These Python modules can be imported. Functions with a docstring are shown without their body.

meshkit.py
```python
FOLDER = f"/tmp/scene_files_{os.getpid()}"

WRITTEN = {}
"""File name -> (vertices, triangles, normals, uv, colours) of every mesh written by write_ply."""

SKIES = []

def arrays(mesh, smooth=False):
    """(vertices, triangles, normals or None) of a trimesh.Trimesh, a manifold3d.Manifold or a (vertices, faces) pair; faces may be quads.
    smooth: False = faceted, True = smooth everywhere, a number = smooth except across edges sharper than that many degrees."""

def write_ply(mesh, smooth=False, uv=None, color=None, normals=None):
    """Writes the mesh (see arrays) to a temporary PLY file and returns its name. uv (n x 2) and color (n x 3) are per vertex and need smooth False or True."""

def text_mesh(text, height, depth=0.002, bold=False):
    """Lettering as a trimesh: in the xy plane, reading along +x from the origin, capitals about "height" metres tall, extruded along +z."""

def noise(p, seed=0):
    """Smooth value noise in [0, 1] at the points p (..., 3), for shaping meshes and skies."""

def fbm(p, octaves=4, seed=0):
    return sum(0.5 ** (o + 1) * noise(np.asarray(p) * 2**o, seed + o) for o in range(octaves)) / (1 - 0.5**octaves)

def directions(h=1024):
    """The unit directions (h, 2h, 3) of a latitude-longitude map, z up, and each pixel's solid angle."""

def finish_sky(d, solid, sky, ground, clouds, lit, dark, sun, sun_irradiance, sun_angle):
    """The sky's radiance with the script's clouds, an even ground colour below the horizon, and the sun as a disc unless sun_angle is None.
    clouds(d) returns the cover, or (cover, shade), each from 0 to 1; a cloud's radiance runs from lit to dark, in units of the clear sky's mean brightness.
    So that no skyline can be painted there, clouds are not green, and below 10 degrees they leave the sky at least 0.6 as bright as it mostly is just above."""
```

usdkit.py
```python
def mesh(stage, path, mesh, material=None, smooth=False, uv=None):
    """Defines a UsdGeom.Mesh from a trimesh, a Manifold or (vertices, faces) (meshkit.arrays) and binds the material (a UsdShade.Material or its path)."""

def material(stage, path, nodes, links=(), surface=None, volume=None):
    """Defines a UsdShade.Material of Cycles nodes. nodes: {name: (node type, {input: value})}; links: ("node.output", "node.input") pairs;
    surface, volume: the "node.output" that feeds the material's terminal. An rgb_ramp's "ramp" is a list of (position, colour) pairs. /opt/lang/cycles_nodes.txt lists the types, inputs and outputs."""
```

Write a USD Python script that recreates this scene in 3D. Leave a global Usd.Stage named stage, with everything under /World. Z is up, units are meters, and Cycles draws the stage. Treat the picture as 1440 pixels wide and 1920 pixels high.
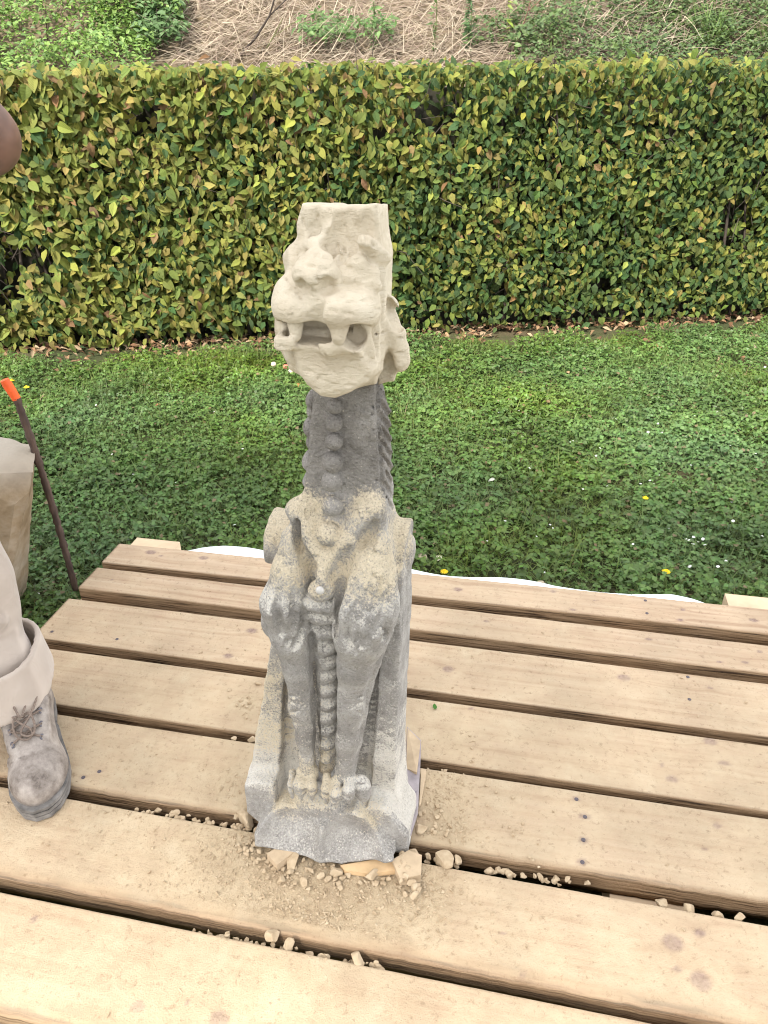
import math, random
import numpy as np
import trimesh
import usdkit, meshkit
from pxr import Usd, UsdGeom, UsdLux, UsdShade, Gf, Sdf, Vt

stage = Usd.Stage.CreateInMemory()
UsdGeom.SetStageUpAxis(stage, UsdGeom.Tokens.z)
UsdGeom.SetStageMetersPerUnit(stage, 1.0)
stage.SetDefaultPrim(UsdGeom.Xform.Define(stage, '/World').GetPrim())
UsdGeom.Scope.Define(stage, '/World/Looks')
LK = '/World/Looks/'
rng = np.random.default_rng(7)

# ------------------------------------------------------------------ camera
FOCAL, PITCH, ROLL = 1400.0, math.radians(30.25), math.radians(-0.956)   # pixels of a 1440 wide picture
CAM_Z, DECK_Z = 1.21, 0.14
r0 = np.array([1, 0, 0.]); fw = np.array([0, math.cos(PITCH), -math.sin(PITCH)]); u0 = np.array([0, math.sin(PITCH), math.cos(PITCH)])
ex = math.cos(ROLL) * r0 + math.sin(ROLL) * u0
eu = -math.sin(ROLL) * r0 + math.cos(ROLL) * u0
CAM = np.array([0, 0, CAM_Z])
cam = UsdGeom.Camera.Define(stage, '/World/camera')
M = np.eye(4); M[0, :3], M[1, :3], M[2, :3], M[3, :3] = ex, eu, -fw, CAM
cam.AddTransformOp().Set(Gf.Matrix4d(M.tolist()))
cam.CreateHorizontalApertureAttr(24.0); cam.CreateVerticalApertureAttr(32.0)
cam.CreateFocalLengthAttr(24.0 * FOCAL / 1440)
cam.CreateClippingRangeAttr(Gf.Vec2f(0.02, 500))
cam.CreateExposureAttr(1.92)

# ------------------------------------------------------------------ light: bright hazy day
SUN = np.array([-0.38, -0.58, 0.72]); SUN /= np.linalg.norm(SUN)
SUN_EL = math.asin(SUN[2]); SUN_ROT = math.atan2(SUN[0], SUN[1])
dome = UsdLux.DomeLight.Define(stage, '/World/sky')
skym = usdkit.material(stage, LK + 'sky_material', {
    'sky': ('sky_texture', {'sky_type': 'single_scattering', 'sun_disc': False, 'sun_elevation': SUN_EL, 'sun_rotation': SUN_ROT, 'aerosol_density': 2.0}),
    'tc': ('texture_coordinate', {}),
    'no': ('noise_texture', {'scale': 2.2, 'detail': 5.0, 'roughness': 0.55}),
    'cl': ('rgb_ramp', {'ramp': [(0.0, (5.2, 5.3, 5.5)), (1.0, (8.0, 7.9, 7.7))]}),
    'mx': ('mix', {'fac': 0.74}),
    'bg': ('background_shader', {'strength': 0.115})},
    [('tc.generated', 'no.vector'), ('no.fac', 'cl.fac'), ('sky.color', 'mx.color1'), ('cl.color', 'mx.color2'), ('mx.color', 'bg.color')], surface='bg.background')
UsdShade.MaterialBindingAPI.Apply(dome.GetPrim()).Bind(skym)
dome.GetPrim().SetCustomDataByKey('kind', 'structure'); dome.GetPrim().SetCustomDataByKey('label', 'pale bright hazy sky'); dome.GetPrim().SetCustomDataByKey('category', 'sky')
sun = UsdLux.DistantLight.Define(stage, '/World/sun')
zz = SUN; xx = np.cross([0, 0, 1.], zz); xx /= np.linalg.norm(xx); yy = np.cross(zz, xx)
M = np.eye(4); M[0, :3], M[1, :3], M[2, :3] = xx, yy, zz
sun.AddTransformOp().Set(Gf.Matrix4d(M.tolist()))
sun.CreateIntensityAttr(0.6); sun.CreateAngleAttr(4.0); sun.CreateColorAttr(Gf.Vec3f(1.0, 0.95, 0.87))
sun.GetPrim().CreateAttribute('inputs:normalize', Sdf.ValueTypeNames.Bool).Set(True)

# ------------------------------------------------------------------ helpers
def ray(px, py): return (px - 720) * ex - (py - 960) * eu + FOCAL * fw
def onz(px, py, z=0.0):                                   # the point at height z that is seen at a pixel of the photograph
    d = ray(px, py); return CAM + d * (z - CAM_Z) / d[2]
def aty(px, py, y): d = ray(px, py); return CAM + d * y / d[1]

used = {}
def path_of(name, parent=None):
    base = (str(parent.GetPath()) if parent is not None else '/World') + '/' + name
    k = used.get(base, 0); used[base] = k + 1
    return base if k == 0 else f'{base}_{k:03d}'
def tag(p, label=None, cat=None, group=None, kind=None):
    for k, v in (('label', label), ('category', cat), ('group', group), ('kind', kind)):
        if v: p.SetCustomDataByKey(k, v)
    return p
def thing(name, label, cat, loc=(0, 0, 0), rz=0.0, group=None, kind=None):
    x = UsdGeom.Xform.Define(stage, path_of(name))
    x.AddTranslateOp().Set(Gf.Vec3d(*map(float, loc)))
    if rz: x.AddRotateZOp().Set(float(rz))
    return tag(x.GetPrim(), label, cat, group, kind)
def obj(name, mesh, mat, parent=None, smooth=False, attrs=None, uv=None):
    """One Mesh prim; mesh: trimesh or (v, f) or (v, f, n)."""
    path = path_of(name, parent)
    if isinstance(mesh, tuple) and len(mesh) == 3:
        v, f, n = mesh
        m = usdkit.mesh(stage, path, (v, f), mat, smooth=False)
        m.CreateNormalsAttr(Vt.Vec3fArray.FromNumpy(np.asarray(n, np.float32))); m.SetNormalsInterpolation('vertex')
    else:
        m = usdkit.mesh(stage, path, mesh, mat, smooth=smooth, uv=uv)
    for k, a in (attrs or {}).items():
        a = np.asarray(a, np.float32); api = UsdGeom.PrimvarsAPI(m)
        if a.ndim == 1: api.CreatePrimvar(k, Sdf.ValueTypeNames.FloatArray, 'vertex').Set(Vt.FloatArray.FromNumpy(a))
        else: api.CreatePrimvar(k, Sdf.ValueTypeNames.Color3fArray, 'vertex').Set(Vt.Vec3fArray.FromNumpy(a))
    return m.GetPrim()
def mat(name, nodes, links, surface='p.BSDF'): return usdkit.material(stage, LK + name, nodes, links, surface=surface)
def plain(name, col, rough=0.8, spec=0.3, noise=None, amount=0.25, bump=0.0, detail=6.0):
    """Base colour varied by object-space noise, with a little relief."""
    sc = noise or 30.0
    c = np.array(col)
    return mat(name, {
        'tc': ('texture_coordinate', {}), 'n': ('noise_texture', {'scale': sc, 'detail': detail, 'roughness': 0.6}),
        'r': ('rgb_ramp', {'ramp': [(0.25, tuple(c * (1 - amount))), (0.75, tuple(np.minimum(c * (1 + amount), 0.95)))]}),
        'b': ('bump', {'strength': min(1.0, bump), 'distance': 0.002}),
        'p': ('principled_bsdf', {'roughness': rough, 'specular_ior_level': spec})},
        [('tc.object', 'n.vector'), ('n.fac', 'r.fac'), ('r.color', 'p.base_color'), ('n.fac', 'b.height')] + ([('b.normal', 'p.normal')] if bump else []))
def unit(v): v = np.asarray(v, float); return v / np.maximum(np.linalg.norm(v, axis=-1, keepdims=True), 1e-12)
def tube(pts, rad, sides=6, cap=True):
    pts = np.asarray(pts, float); n = len(pts); rad = np.broadcast_to(np.asarray(rad, float), (n,))
    tan = unit(np.gradient(pts, axis=0)); ref = np.array([0, 0, 1.]) if abs(tan[0][2]) < .9 else np.array([1., 0, 0])
    V = []
    for i in range(n):
        a = unit(np.cross(tan[i], ref)); b = np.cross(tan[i], a); ref = -np.cross(tan[i], a) if False else ref
        th = np.arange(sides) / sides * 2 * np.pi
        V.append(pts[i] + rad[i] * (np.cos(th)[:, None] * a + np.sin(th)[:, None] * b))
    V = np.vstack(V); Fc = []
    for i in range(n - 1):
        for k in range(sides):
            a, b = i * sides + k, i * sides + (k + 1) % sides
            Fc += [[a, b, b + sides], [a, b + sides, a + sides]]
    if cap:
        V = np.vstack([V, pts[0], pts[-1]]); c0, c1 = len(V) - 2, len(V) - 1
        for k in range(sides):
            Fc += [[c0, (k + 1) % sides, k], [c1, (n - 1) * sides + k, (n - 1) * sides + (k + 1) % sides]]
    return V, np.array(Fc)
def join(parts):
    V, Fc, o = [], [], 0
    for v, f in parts: V.append(v); Fc.append(np.asarray(f) + o); o += len(v)
    return np.vstack(V), np.vstack(Fc)

# ---- leaves: many small folded blades at once
def leaves(pos, tip, nrm, length, width, fold=0.25, curl=0.2, rows=5, shape='ovate', seed=1):
    """pos: stalk ends (n,3); tip: directions towards the tips; nrm: upper-face normals. Returns v, f, uv, index of leaf per vertex."""
    n = len(pos); length = np.broadcast_to(length, (n,)); width = np.broadcast_to(width, (n,))
    t = unit(tip); s = unit(np.cross(t, nrm)); m = np.cross(s, t)
    u = np.linspace(0, 1, rows)
    prof = {'ovate': np.sin(np.pi * u ** 0.8) ** 0.75 * (1 - 0.25 * u), 'blade': (1 - u ** 1.6) * 0.9 + 0.1 * (u < .99), 'round': np.sqrt(np.clip(1 - (2 * u - 1) ** 2, 0, 1))}[shape]
    prof = prof.copy(); prof[-1] = 0.04 if shape != 'round' else 0.25; prof[0] = max(prof[0], 0.12)
    g = np.random.default_rng(seed); cu = curl * g.normal(1.0, 0.6, n); fo = fold * g.normal(1.0, 0.5, n); tw = g.normal(0, .25, n)
    V = np.empty((n, rows, 3, 3)); UV = np.empty((n, rows, 3, 2))
    for i in range(rows):
        c = pos + t * (length * u[i])[:, None] - m * (cu * length * u[i] ** 2)[:, None]
        sd = s + m * (tw * u[i])[:, None]
        for k, x in enumerate((-1, 0, 1)):
            V[:, i, k] = c + sd * (0.5 * x * width * prof[i])[:, None] + m * (abs(x) * fo * 0.5 * width * prof[i])[:, None]
            UV[:, i, k] = (x * prof[i] * 0.5, u[i])
    f = []
    for i in range(rows - 1):
        for k in range(2):
            a = i * 3 + k
            f += [[a, a + 1, a + 4], [a, a + 4, a + 3]]
    f = np.array(f)
    Fc = (f[None] + (np.arange(n) * rows * 3)[:, None, None]).reshape(-1, 3)
    return V.reshape(-1, 3), Fc, UV.reshape(-1, 2), np.repeat(np.arange(n), rows * 3)

def leaf_mat(name, trans=0.35, vein=0.0, rough=0.5, spec=0.4, attr='tint', sat=0.15):
    nodes = {'a': ('attribute', {'attribute': attr}), 'g': ('geometry', {}),
             'mr': ('map_range', {'from_min': 0.0, 'from_max': 1.0, 'to_min': 1 - sat, 'to_max': 1 + sat}),
             'h': ('hsv', {'fac': 1.0}), 'p': ('principled_bsdf', {'roughness': rough, 'specular_ior_level': spec}),
             't': ('translucent_bsdf', {}), 'x': ('mix_closure', {'fac': trans})}
    links = [('a.color', 'h.color'), ('g.random_per_island', 'mr.value'), ('mr.result', 'h.value'), ('p.BSDF', 'x.closure1'), ('t.BSDF', 'x.closure2')]
    src = 'h.color'
    if vein:
        nodes |= {'uv': ('uvmap', {'attribute': 'st'}), 'sp': ('separate_xyz', {}), 'ab': ('math', {'math_type': 'absolute'}),
                  'm1': ('math', {'math_type': 'multiply_add', 'value2': -0.75}), 'm2': ('math', {'math_type': 'multiply', 'value2': 68.0}), 'sn': ('math', {'math_type': 'sine'}),
                  'm3': ('map_range', {'from_min': -1.0, 'from_max': 1.0, 'to_min': 1 - vein, 'to_max': 1.0}), 'h2': ('hsv', {'fac': 1.0}),
                  'bp': ('bump', {'strength': 0.5, 'distance': 0.0015})}
        links += [('uv.UV', 'sp.vector'), ('sp.x', 'ab.value1'), ('ab.value', 'm1.value1'), ('sp.y', 'm1.value3'), ('m1.value', 'm2.value1'), ('m2.value', 'sn.value1'),
                  ('sn.value', 'm3.value'), ('m3.result', 'h2.value'), ('h.color', 'h2.color'), ('sn.value', 'bp.height'), ('bp.normal', 'p.normal')]
        src = 'h2.color'
    links += [(src, 'p.base_color'), (src, 't.color')]
    return mat(name, nodes, links, 'x.closure')

# ------------------------------------------------------------------ ground
soil = mat('soil', {'tc': ('texture_coordinate', {}), 'n': ('noise_texture', {'scale': 1.4, 'detail': 9.0, 'roughness': 0.65}), 'n2': ('noise_texture', {'scale': 60.0, 'detail': 5.0}),
    'r': ('rgb_ramp', {'ramp': [(0.3, (0.035, 0.045, 0.018)), (0.5, (0.05, 0.055, 0.025)), (0.68, (0.10, 0.075, 0.045))]}), 'b': ('bump', {'strength': 0.8, 'distance': 0.01}),
    'p': ('principled_bsdf', {'roughness': 0.95, 'specular_ior_level': 0.1})},
    [('tc.object', 'n.vector'), ('tc.object', 'n2.vector'), ('n.fac', 'r.fac'), ('r.color', 'p.base_color'), ('n2.fac', 'b.height'), ('b.normal', 'p.normal')])
gx = np.concatenate([[-120, -40, -12], np.arange(-5, 5.01, 0.1), [12, 40, 120]]); gy = np.concatenate([[-120, -40, -8], np.arange(-1, 5.01, 0.1), [8, 40, 120]])
GX, GY = np.meshgrid(gx, gy); inn = (abs(GX) < 5.1) & (GY > -1.1) & (GY < 5.1)
GZ = np.where(inn, (meshkit.fbm(np.stack([GX * 2.2, GY * 2.2, GX * 0], -1), 3, 3) - 0.5) * 0.025, 0.0)
nx, ny = len(gx), len(gy)
idx = (np.arange(ny - 1)[:, None] * nx + np.arange(nx - 1)).ravel()
qf = np.stack([idx, idx + 1, idx + nx + 1, idx + nx], 1)
def quads(q): q = np.asarray(q); return np.vstack([q[:, [0, 1, 2]], q[:, [0, 2, 3]]])
p = obj('ground', (np.stack([GX, GY, GZ], -1).reshape(-1, 3), quads(qf)), soil, smooth=True)
tag(p, 'bare brown soil showing between the lawn plants', 'ground', kind='structure')

# ------------------------------------------------------------------ hedge line
HD = unit(np.array([4.101, 0.365, 0.0])); HN = np.array([HD[1], -HD[0], 0.0]); HO = np.array([0.0, 3.898, 0.0])   # along, outwards (to the lawn), a point at its foot
HH = 1.26
def hp(s, d, z): return HO + np.asarray(s)[..., None] * HD + np.asarray(d)[..., None] * HN + np.asarray(z)[..., None] * np.array([0, 0, 1.])

# ------------------------------------------------------------------ lawn: tufts of clover and grass
lawn_leaf = mat('lawn_leaf', {'a': ('attribute', {'attribute': 'tint'}), 'g': ('geometry', {}), 'n': ('noise_texture', {'scale': 1.3, 'detail': 4.0}),
    'mr': ('map_range', {'from_min': 0.0, 'from_max': 1.0, 'to_min': 0.75, 'to_max': 1.25}), 'm2': ('map_range', {'from_min': 0.3, 'from_max': 0.7, 'to_min': 0.474, 'to_max': 0.512}), 'm3': ('map_range', {'from_min': 0.3, 'from_max': 0.7, 'to_min': 1.15, 'to_max': 0.85}),
    'n2': ('noise_texture', {'scale': 3.0, 'detail': 5.0, 'roughness': 0.6}), 'm5': ('map_range', {'from_min': 0.3, 'from_max': 0.7, 'to_min': 0.7, 'to_max': 1.35}), 'h2': ('hsv', {'fac': 1.0}), 'h': ('hsv', {'fac': 1.0}), 'p': ('principled_bsdf', {'roughness': 0.45, 'specular_ior_level': 0.35}), 't': ('translucent_bsdf', {}), 'x': ('mix_closure', {'fac': 0.3})},
    [('a.color', 'h.color'), ('g.random_per_island', 'mr.value'), ('mr.result', 'h.value'), ('g.position', 'n.vector'), ('n.fac', 'm2.value'), ('n.fac', 'm3.value'), ('m2.result', 'h.hue'), ('m3.result', 'h.saturation'), ('n2.fac', 'm5.value'), ('m5.result', 'h2.value'), ('h.color', 'h2.color'), ('g.position', 'n2.vector'), ('h2.color', 'p.base_color'), ('h2.color', 't.color'),
     ('p.BSDF', 'x.closure1'), ('t.BSDF', 'x.closure2')], 'x.closure')
lawn = UsdGeom.PointInstancer.Define(stage, path_of('lawn_plants'))
tag(lawn.GetPrim(), 'short green lawn of clover, grass and small weeds in front of the hedge', 'lawn', kind='stuff')
PS = 0.27
def tuft(seed, clover, grass, broad):
    g = np.random.default_rng(seed); out = []
    def disc(n): return (g.random((n, 2)) - 0.5) * PS * 1.15
    c = disc(clover); h = g.uniform(0.012, 0.042, clover); az0 = g.uniform(0, 6.28, clover); ln = g.uniform(0.007, 0.0150, clover)
    lean = g.normal(0, 0.35, (clover, 2))
    for k in range(3):
        az = az0 + k * 2.094
        tip = np.stack([np.cos(az), np.sin(az), g.normal(-0.1, 0.3, clover)], 1)
        nr = np.stack([lean[:, 0], lean[:, 1], np.ones(clover)], 1)
        out.append((np.stack([c[:, 0], c[:, 1], h], 1), tip, nr, ln, ln * 0.95, 'round', (0.118, 0.210, 0.050)))
    c = disc(broad); az = g.uniform(0, 6.28, broad)
    out.append((np.stack([c[:, 0], c[:, 1], g.uniform(0.005, 0.03, broad)], 1), np.stack([np.cos(az), np.sin(az), g.normal(0.15, 0.25, broad)], 1), np.stack([g.normal(0, .3, broad), g.normal(0, .3, broad), np.ones(broad)], 1), g.uniform(0.014, 0.032, broad), g.uniform(0.007, 0.014, broad), 'ovate', (0.112, 0.186, 0.056)))
    c = disc(grass); az = g.uniform(0, 6.28, grass); el = g.uniform(0.4, 1.3, grass)
    d = np.stack([np.cos(az) * np.cos(el), np.sin(az) * np.cos(el), np.sin(el)], 1)
    out.append((np.stack([c[:, 0], c[:, 1], np.zeros(grass)], 1), d, np.stack([-np.cos(az) * np.sin(el), -np.sin(az) * np.sin(el), np.cos(el)], 1), g.uniform(0.03, 0.075, grass), g.uniform(0.0018, 0.0036, grass), 'blade', (0.148, 0.215, 0.052)))
    V, Fc, T, o = [], [], [], 0
    for i, (p, t, n, l, w, sh, col) in enumerate(out):
        v, f, uv, ix = leaves(p, t, n, l, w, 0.2, 0.35 if sh == 'blade' else 0.15, 3 if sh != 'ovate' else 4, sh, seed * 10 + i)
        tint = np.array(col) * g.uniform(0.75, 1.3, (len(p), 1)) * g.normal(1, 0.06, (len(p), 3))
        dry = g.random(len(p)) < 0.02; tint[dry] = (0.22, 0.17, 0.08)
        V.append(v); Fc.append(f + o); T.append(tint[ix]); o += len(v)
    return np.vstack(V), np.vstack(Fc), np.clip(np.vstack(T), 0.004, 0.9)
protos = []
for k, (c, gr, br) in enumerate([(230, 330, 60), (300, 200, 70), (150, 560, 50), (230, 330, 120), (90, 760, 40), (300, 260, 40)]):
    v, f, t = tuft(100 + k, c, gr, br)
    u = used.setdefault('tuft', 0); 
    m = obj(['clover_tuft', 'clover_tuft_b', 'grass_tuft', 'leafy_tuft', 'grass_tuft_b', 'clover_tuft_c'][k].replace('_b', '_tall').replace('_c', '_low') if False else 'tuft', (v, f), lawn_leaf, lawn.GetPrim(), attrs={'tint': t})
    protos.append(m.GetPath())
lawn.CreatePrototypesRel().SetTargets(protos)
# the deck's own axes
DA = math.radians(-12.05); DT = np.array([math.cos(DA), math.sin(DA), 0.0]); DN = np.array([-math.sin(DA), math.cos(DA), 0.0])
P_, Q_, I_ = [], [], []
st = 0.195
for y in np.arange(0.1, 4.05, st):
    for x in np.arange(-3.1, 3.3, st):
        q = np.array([x, y, 0]) + np.append(rng.uniform(-.07, .07, 2), 0)
        if abs(q[0]) > 0.62 * q[1] + 0.75: continue
        dt, dn = q @ DT, q @ DN
        if -0.93 < dt < 1.45 and dn < 1.50 + .20 * np.exp(-((dt + .05) / .62) ** 4): continue                       # under the deck
        hs = (q - HO) @ HN
        if hs < 0.07: continue
        bare = meshkit.fbm(np.array([q[0] * 1.7, q[1] * 1.7, 5.0]), 3, 11)
        if bare > 0.78 or (hs < 0.24 and bare > 0.45): continue
        near = hs < 0.5
        P_.append(q + [0, 0, (meshkit.fbm(np.array([q[0] * 2.2, q[1] * 2.2, 0]), 3, 3) - .5) * .025])
        Q_.append(rng.uniform(0, 6.28)); I_.append(int(rng.choice(6, p=[.20, .20, .15, .18, .12, .15])))
lawn.CreatePositionsAttr(Vt.Vec3fArray.FromNumpy(np.array(P_, np.float32)))
lawn.CreateOrientationsAttr(Vt.QuathArray([Gf.Quath(math.cos(a / 2), 0, 0, math.sin(a / 2)) for a in Q_]))
sc_ = rng.uniform(0.75, 1.3, len(P_)); sx_ = rng.uniform(0.9, 1.3, len(P_)); lawn.CreateScalesAttr(Vt.Vec3fArray.FromNumpy(np.stack([sx_, sx_, sc_ * sx_], 1).astype(np.float32)))
lawn.CreateProtoIndicesAttr(Vt.IntArray(I_))

# ------------------------------------------------------------------ hedge
hedge = thing('hornbeam_hedge', 'tall clipped hornbeam hedge with yellowing leaves across the whole lawn', 'hedge')
hedge_leaf = leaf_mat('hedge_leaf', 0.28, 0.22, 0.62, 0.25, sat=0.24)
twig_m = plain('twig_bark', (0.05, 0.038, 0.03), noise=80, amount=0.4)
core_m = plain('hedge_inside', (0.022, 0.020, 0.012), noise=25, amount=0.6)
def hedge_set(n, smin, smax, zmin, zmax, seed, deep, top=False):
    g = np.random.default_rng(seed)
    s = g.uniform(smin, smax, n)
    if top: z = HH - 0.03 + g.normal(0, 0.022, n); d = -g.uniform(0.0, 0.55, n)
    else:
        z = g.uniform(zmin, zmax, n); d = -deep * g.random(n) ** 1.3
    bump_ = (meshkit.fbm(np.stack([s * 4, z * 4, s * 0], 1), 3, 5) - 0.5) * 0.10
    z = z + 0.02 * (meshkit.noise(np.stack([s * 7, s * 0, s * 0], 1), 9) - .5) * (z > 1.1)
    P = hp(s, d + (0 if top else bump_), z)
    a = g.normal(0, 1.0, n); out = g.normal(0.22, 0.35, n)
    tip = np.sin(a)[:, None] * HD + out[:, None] * HN + (-np.cos(a) * (0.3 if top else 1.0))[:, None] * np.array([0, 0, 1.])
    nr = HN * g.uniform(0.5, 1.4, n)[:, None] + np.array([0, 0, 1.]) * g.normal(2.0 if top else 0.75, 0.45, n)[:, None] + HD * g.normal(-0.1, 0.5, n)[:, None]
    left = np.clip((0.4 - s) / 2.4, 0, 1); big = 1 + 0.35 * left
    L = np.minimum(g.lognormal(math.log(0.0355), 0.24, n), 0.056) * big; W = L * g.uniform(0.60, 0.82, n)
    pal = np.array([(0.125, 0.145, 0.030), (0.21, 0.195, 0.040), (0.075, 0.105, 0.028), (0.26, 0.20, 0.055), (0.21, 0.115, 0.05), (0.05, 0.085, 0.026), (0.27, 0.25, 0.05)])
    patch = meshkit.fbm(np.stack([s * 1.6, z * 2.0, s * 0 + 3], 1), 3, 21) - 0.5
    yel = np.clip(0.38 + 0.40 * left + 0.9 * patch + 0.35 * np.clip((z - 1.0) / 0.26, 0, 1), 0.08, 0.95)
    r = g.random(n)
    k = np.where(r < yel * 0.42, 1, np.where(r < yel * 0.60, 3, np.where(r < yel * 0.68, 6, np.where(r < yel * 0.71, 4, np.where(r < yel * .73 + (1 - yel) * 0.35, 5, np.where(r < yel * .73 + (1 - yel) * .65, 2, 0))))))
    T = 1.42 * pal[k] * np.array([.98, 1.0, 1.08]) * np.array([.97, 1.06, 1.0]) * g.uniform(0.75, 1.25, (n, 1)) * g.normal(1, 0.06, (n, 3))
    return P, tip, nr, L, W, np.clip(T, 0.005, 0.9)
sets = [hedge_set(31000, -2.45, 2.75, 0.03, HH, 31, 0.13), hedge_set(2600, -3.2, -2.45, 0.03, HH, 32, 0.12), hedge_set(2600, 2.75, 3.6, 0.03, HH, 33, 0.12), hedge_set(4200, -3.0, 3.4, 0, 0, 34, 0, True), hedge_set(6500, -2.6, 2.9, 0.05, HH - .05, 35, 0.26)]
P, tip, nr, L, W, T = [np.concatenate(x) for x in zip(*sets)]
hole = meshkit.fbm(np.stack([P[:, 0] * 3.2, P[:, 2] * 4.2, P[:, 0] * 0 + 8], 1), 3, 41)
hs = (P - HO) @ HD; hd_ = (P - HO) @ HN
low = P[:, 2] < 0.09 + 0.05 * meshkit.noise(np.stack([hs * 5, hs * 0, hs * 0], 1), 4)
keep = ~((hole > 0.715) & (hd_ > -0.10) & (P[:, 2] < 1.2)) & ~(low & (rng.random(len(P)) < 0.7))
P, tip, nr, L, W, T = P[keep], tip[keep], nr[keep], L[keep], W[keep], T[keep]
hd_ = (P - HO) @ HN
inview = (abs((P - HO) @ HD) < 1.95) & (hd_ > -0.05)
score = np.where(inview, L * W * (0.4 + np.abs(unit(nr) @ HN)), 0)
order = np.argsort(-score); single, rest = order[:300], order[300:]
v, f, uv, ix = leaves(P[rest], tip[rest], nr[rest], L[rest], W[rest], 0.3, 0.34, 4, 'ovate', 51)
p = obj('foliage', (v, f), hedge_leaf, hedge, attrs={'tint': T[rest][ix]}, uv=uv); tag(p, kind='stuff')
for i in single:
    v, f, uv, ix = leaves(P[i:i + 1], tip[i:i + 1], nr[i:i + 1], L[i:i + 1], W[i:i + 1], 0.28, 0.22, 6, 'ovate', 1000 + int(i))
    obj('leaf', (v, f), hedge_leaf, hedge, attrs={'tint': T[i][None].repeat(len(v), 0)}, uv=uv)
parts = []
g = np.random.default_rng(61)
for k in range(520):
    s0 = g.uniform(-2.5, 2.8); z0 = g.uniform(0.05, 1.15); q = hp(s0, -g.uniform(0.04, 0.24), z0)
    d = unit(HD * g.normal(0, 0.8) + np.array([0, 0, 1]) * g.normal(0.3, 0.7) + HN * g.normal(0.1, 0.3)); ln = g.uniform(0.1, 0.35)
    mid = q + d * ln * .5 + g.normal(0, 0.015, 3); parts.append(tube([q, mid, q + d * ln + g.normal(0, .02, 3)], [0.0028, 0.002, 0.0008], 4, False))
for k in range(46):
    s0 = -2.8 + k * 0.13 + g.normal(0, .03); q = hp(s0, -g.uniform(.1, .26), 0.0); r = g.uniform(0.006, 0.016)
    parts.append(tube([q, q + [g.normal(0, .03), 0, .3], q + [g.normal(0, .06), 0, .7], q + [g.normal(0, .1), g.normal(0, .05), 1.15]], [r, r * .8, r * .6, r * .3], 5, False))
tag(obj('twigs', join(parts), twig_m, hedge, smooth=True), kind='stuff')
# the shaded tangle inside: a closed uneven mass of dead twigs and leaf
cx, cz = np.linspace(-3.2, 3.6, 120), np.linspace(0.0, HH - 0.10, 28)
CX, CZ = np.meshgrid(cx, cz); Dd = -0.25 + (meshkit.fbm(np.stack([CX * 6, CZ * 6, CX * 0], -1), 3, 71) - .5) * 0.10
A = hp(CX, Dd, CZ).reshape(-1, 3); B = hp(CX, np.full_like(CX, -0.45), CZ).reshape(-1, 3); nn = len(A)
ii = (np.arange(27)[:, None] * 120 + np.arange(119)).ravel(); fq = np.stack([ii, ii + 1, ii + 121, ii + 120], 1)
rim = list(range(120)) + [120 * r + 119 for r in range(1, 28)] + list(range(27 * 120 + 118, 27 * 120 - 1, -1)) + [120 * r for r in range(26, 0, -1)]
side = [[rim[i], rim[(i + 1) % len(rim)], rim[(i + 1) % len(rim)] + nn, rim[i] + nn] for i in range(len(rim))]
obj('inner_growth', (np.vstack([A, B]), np.vstack([quads(fq), quads(fq[:, ::-1] + nn), quads(np.array(side)[:, ::-1])])), core_m, hedge)

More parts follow.
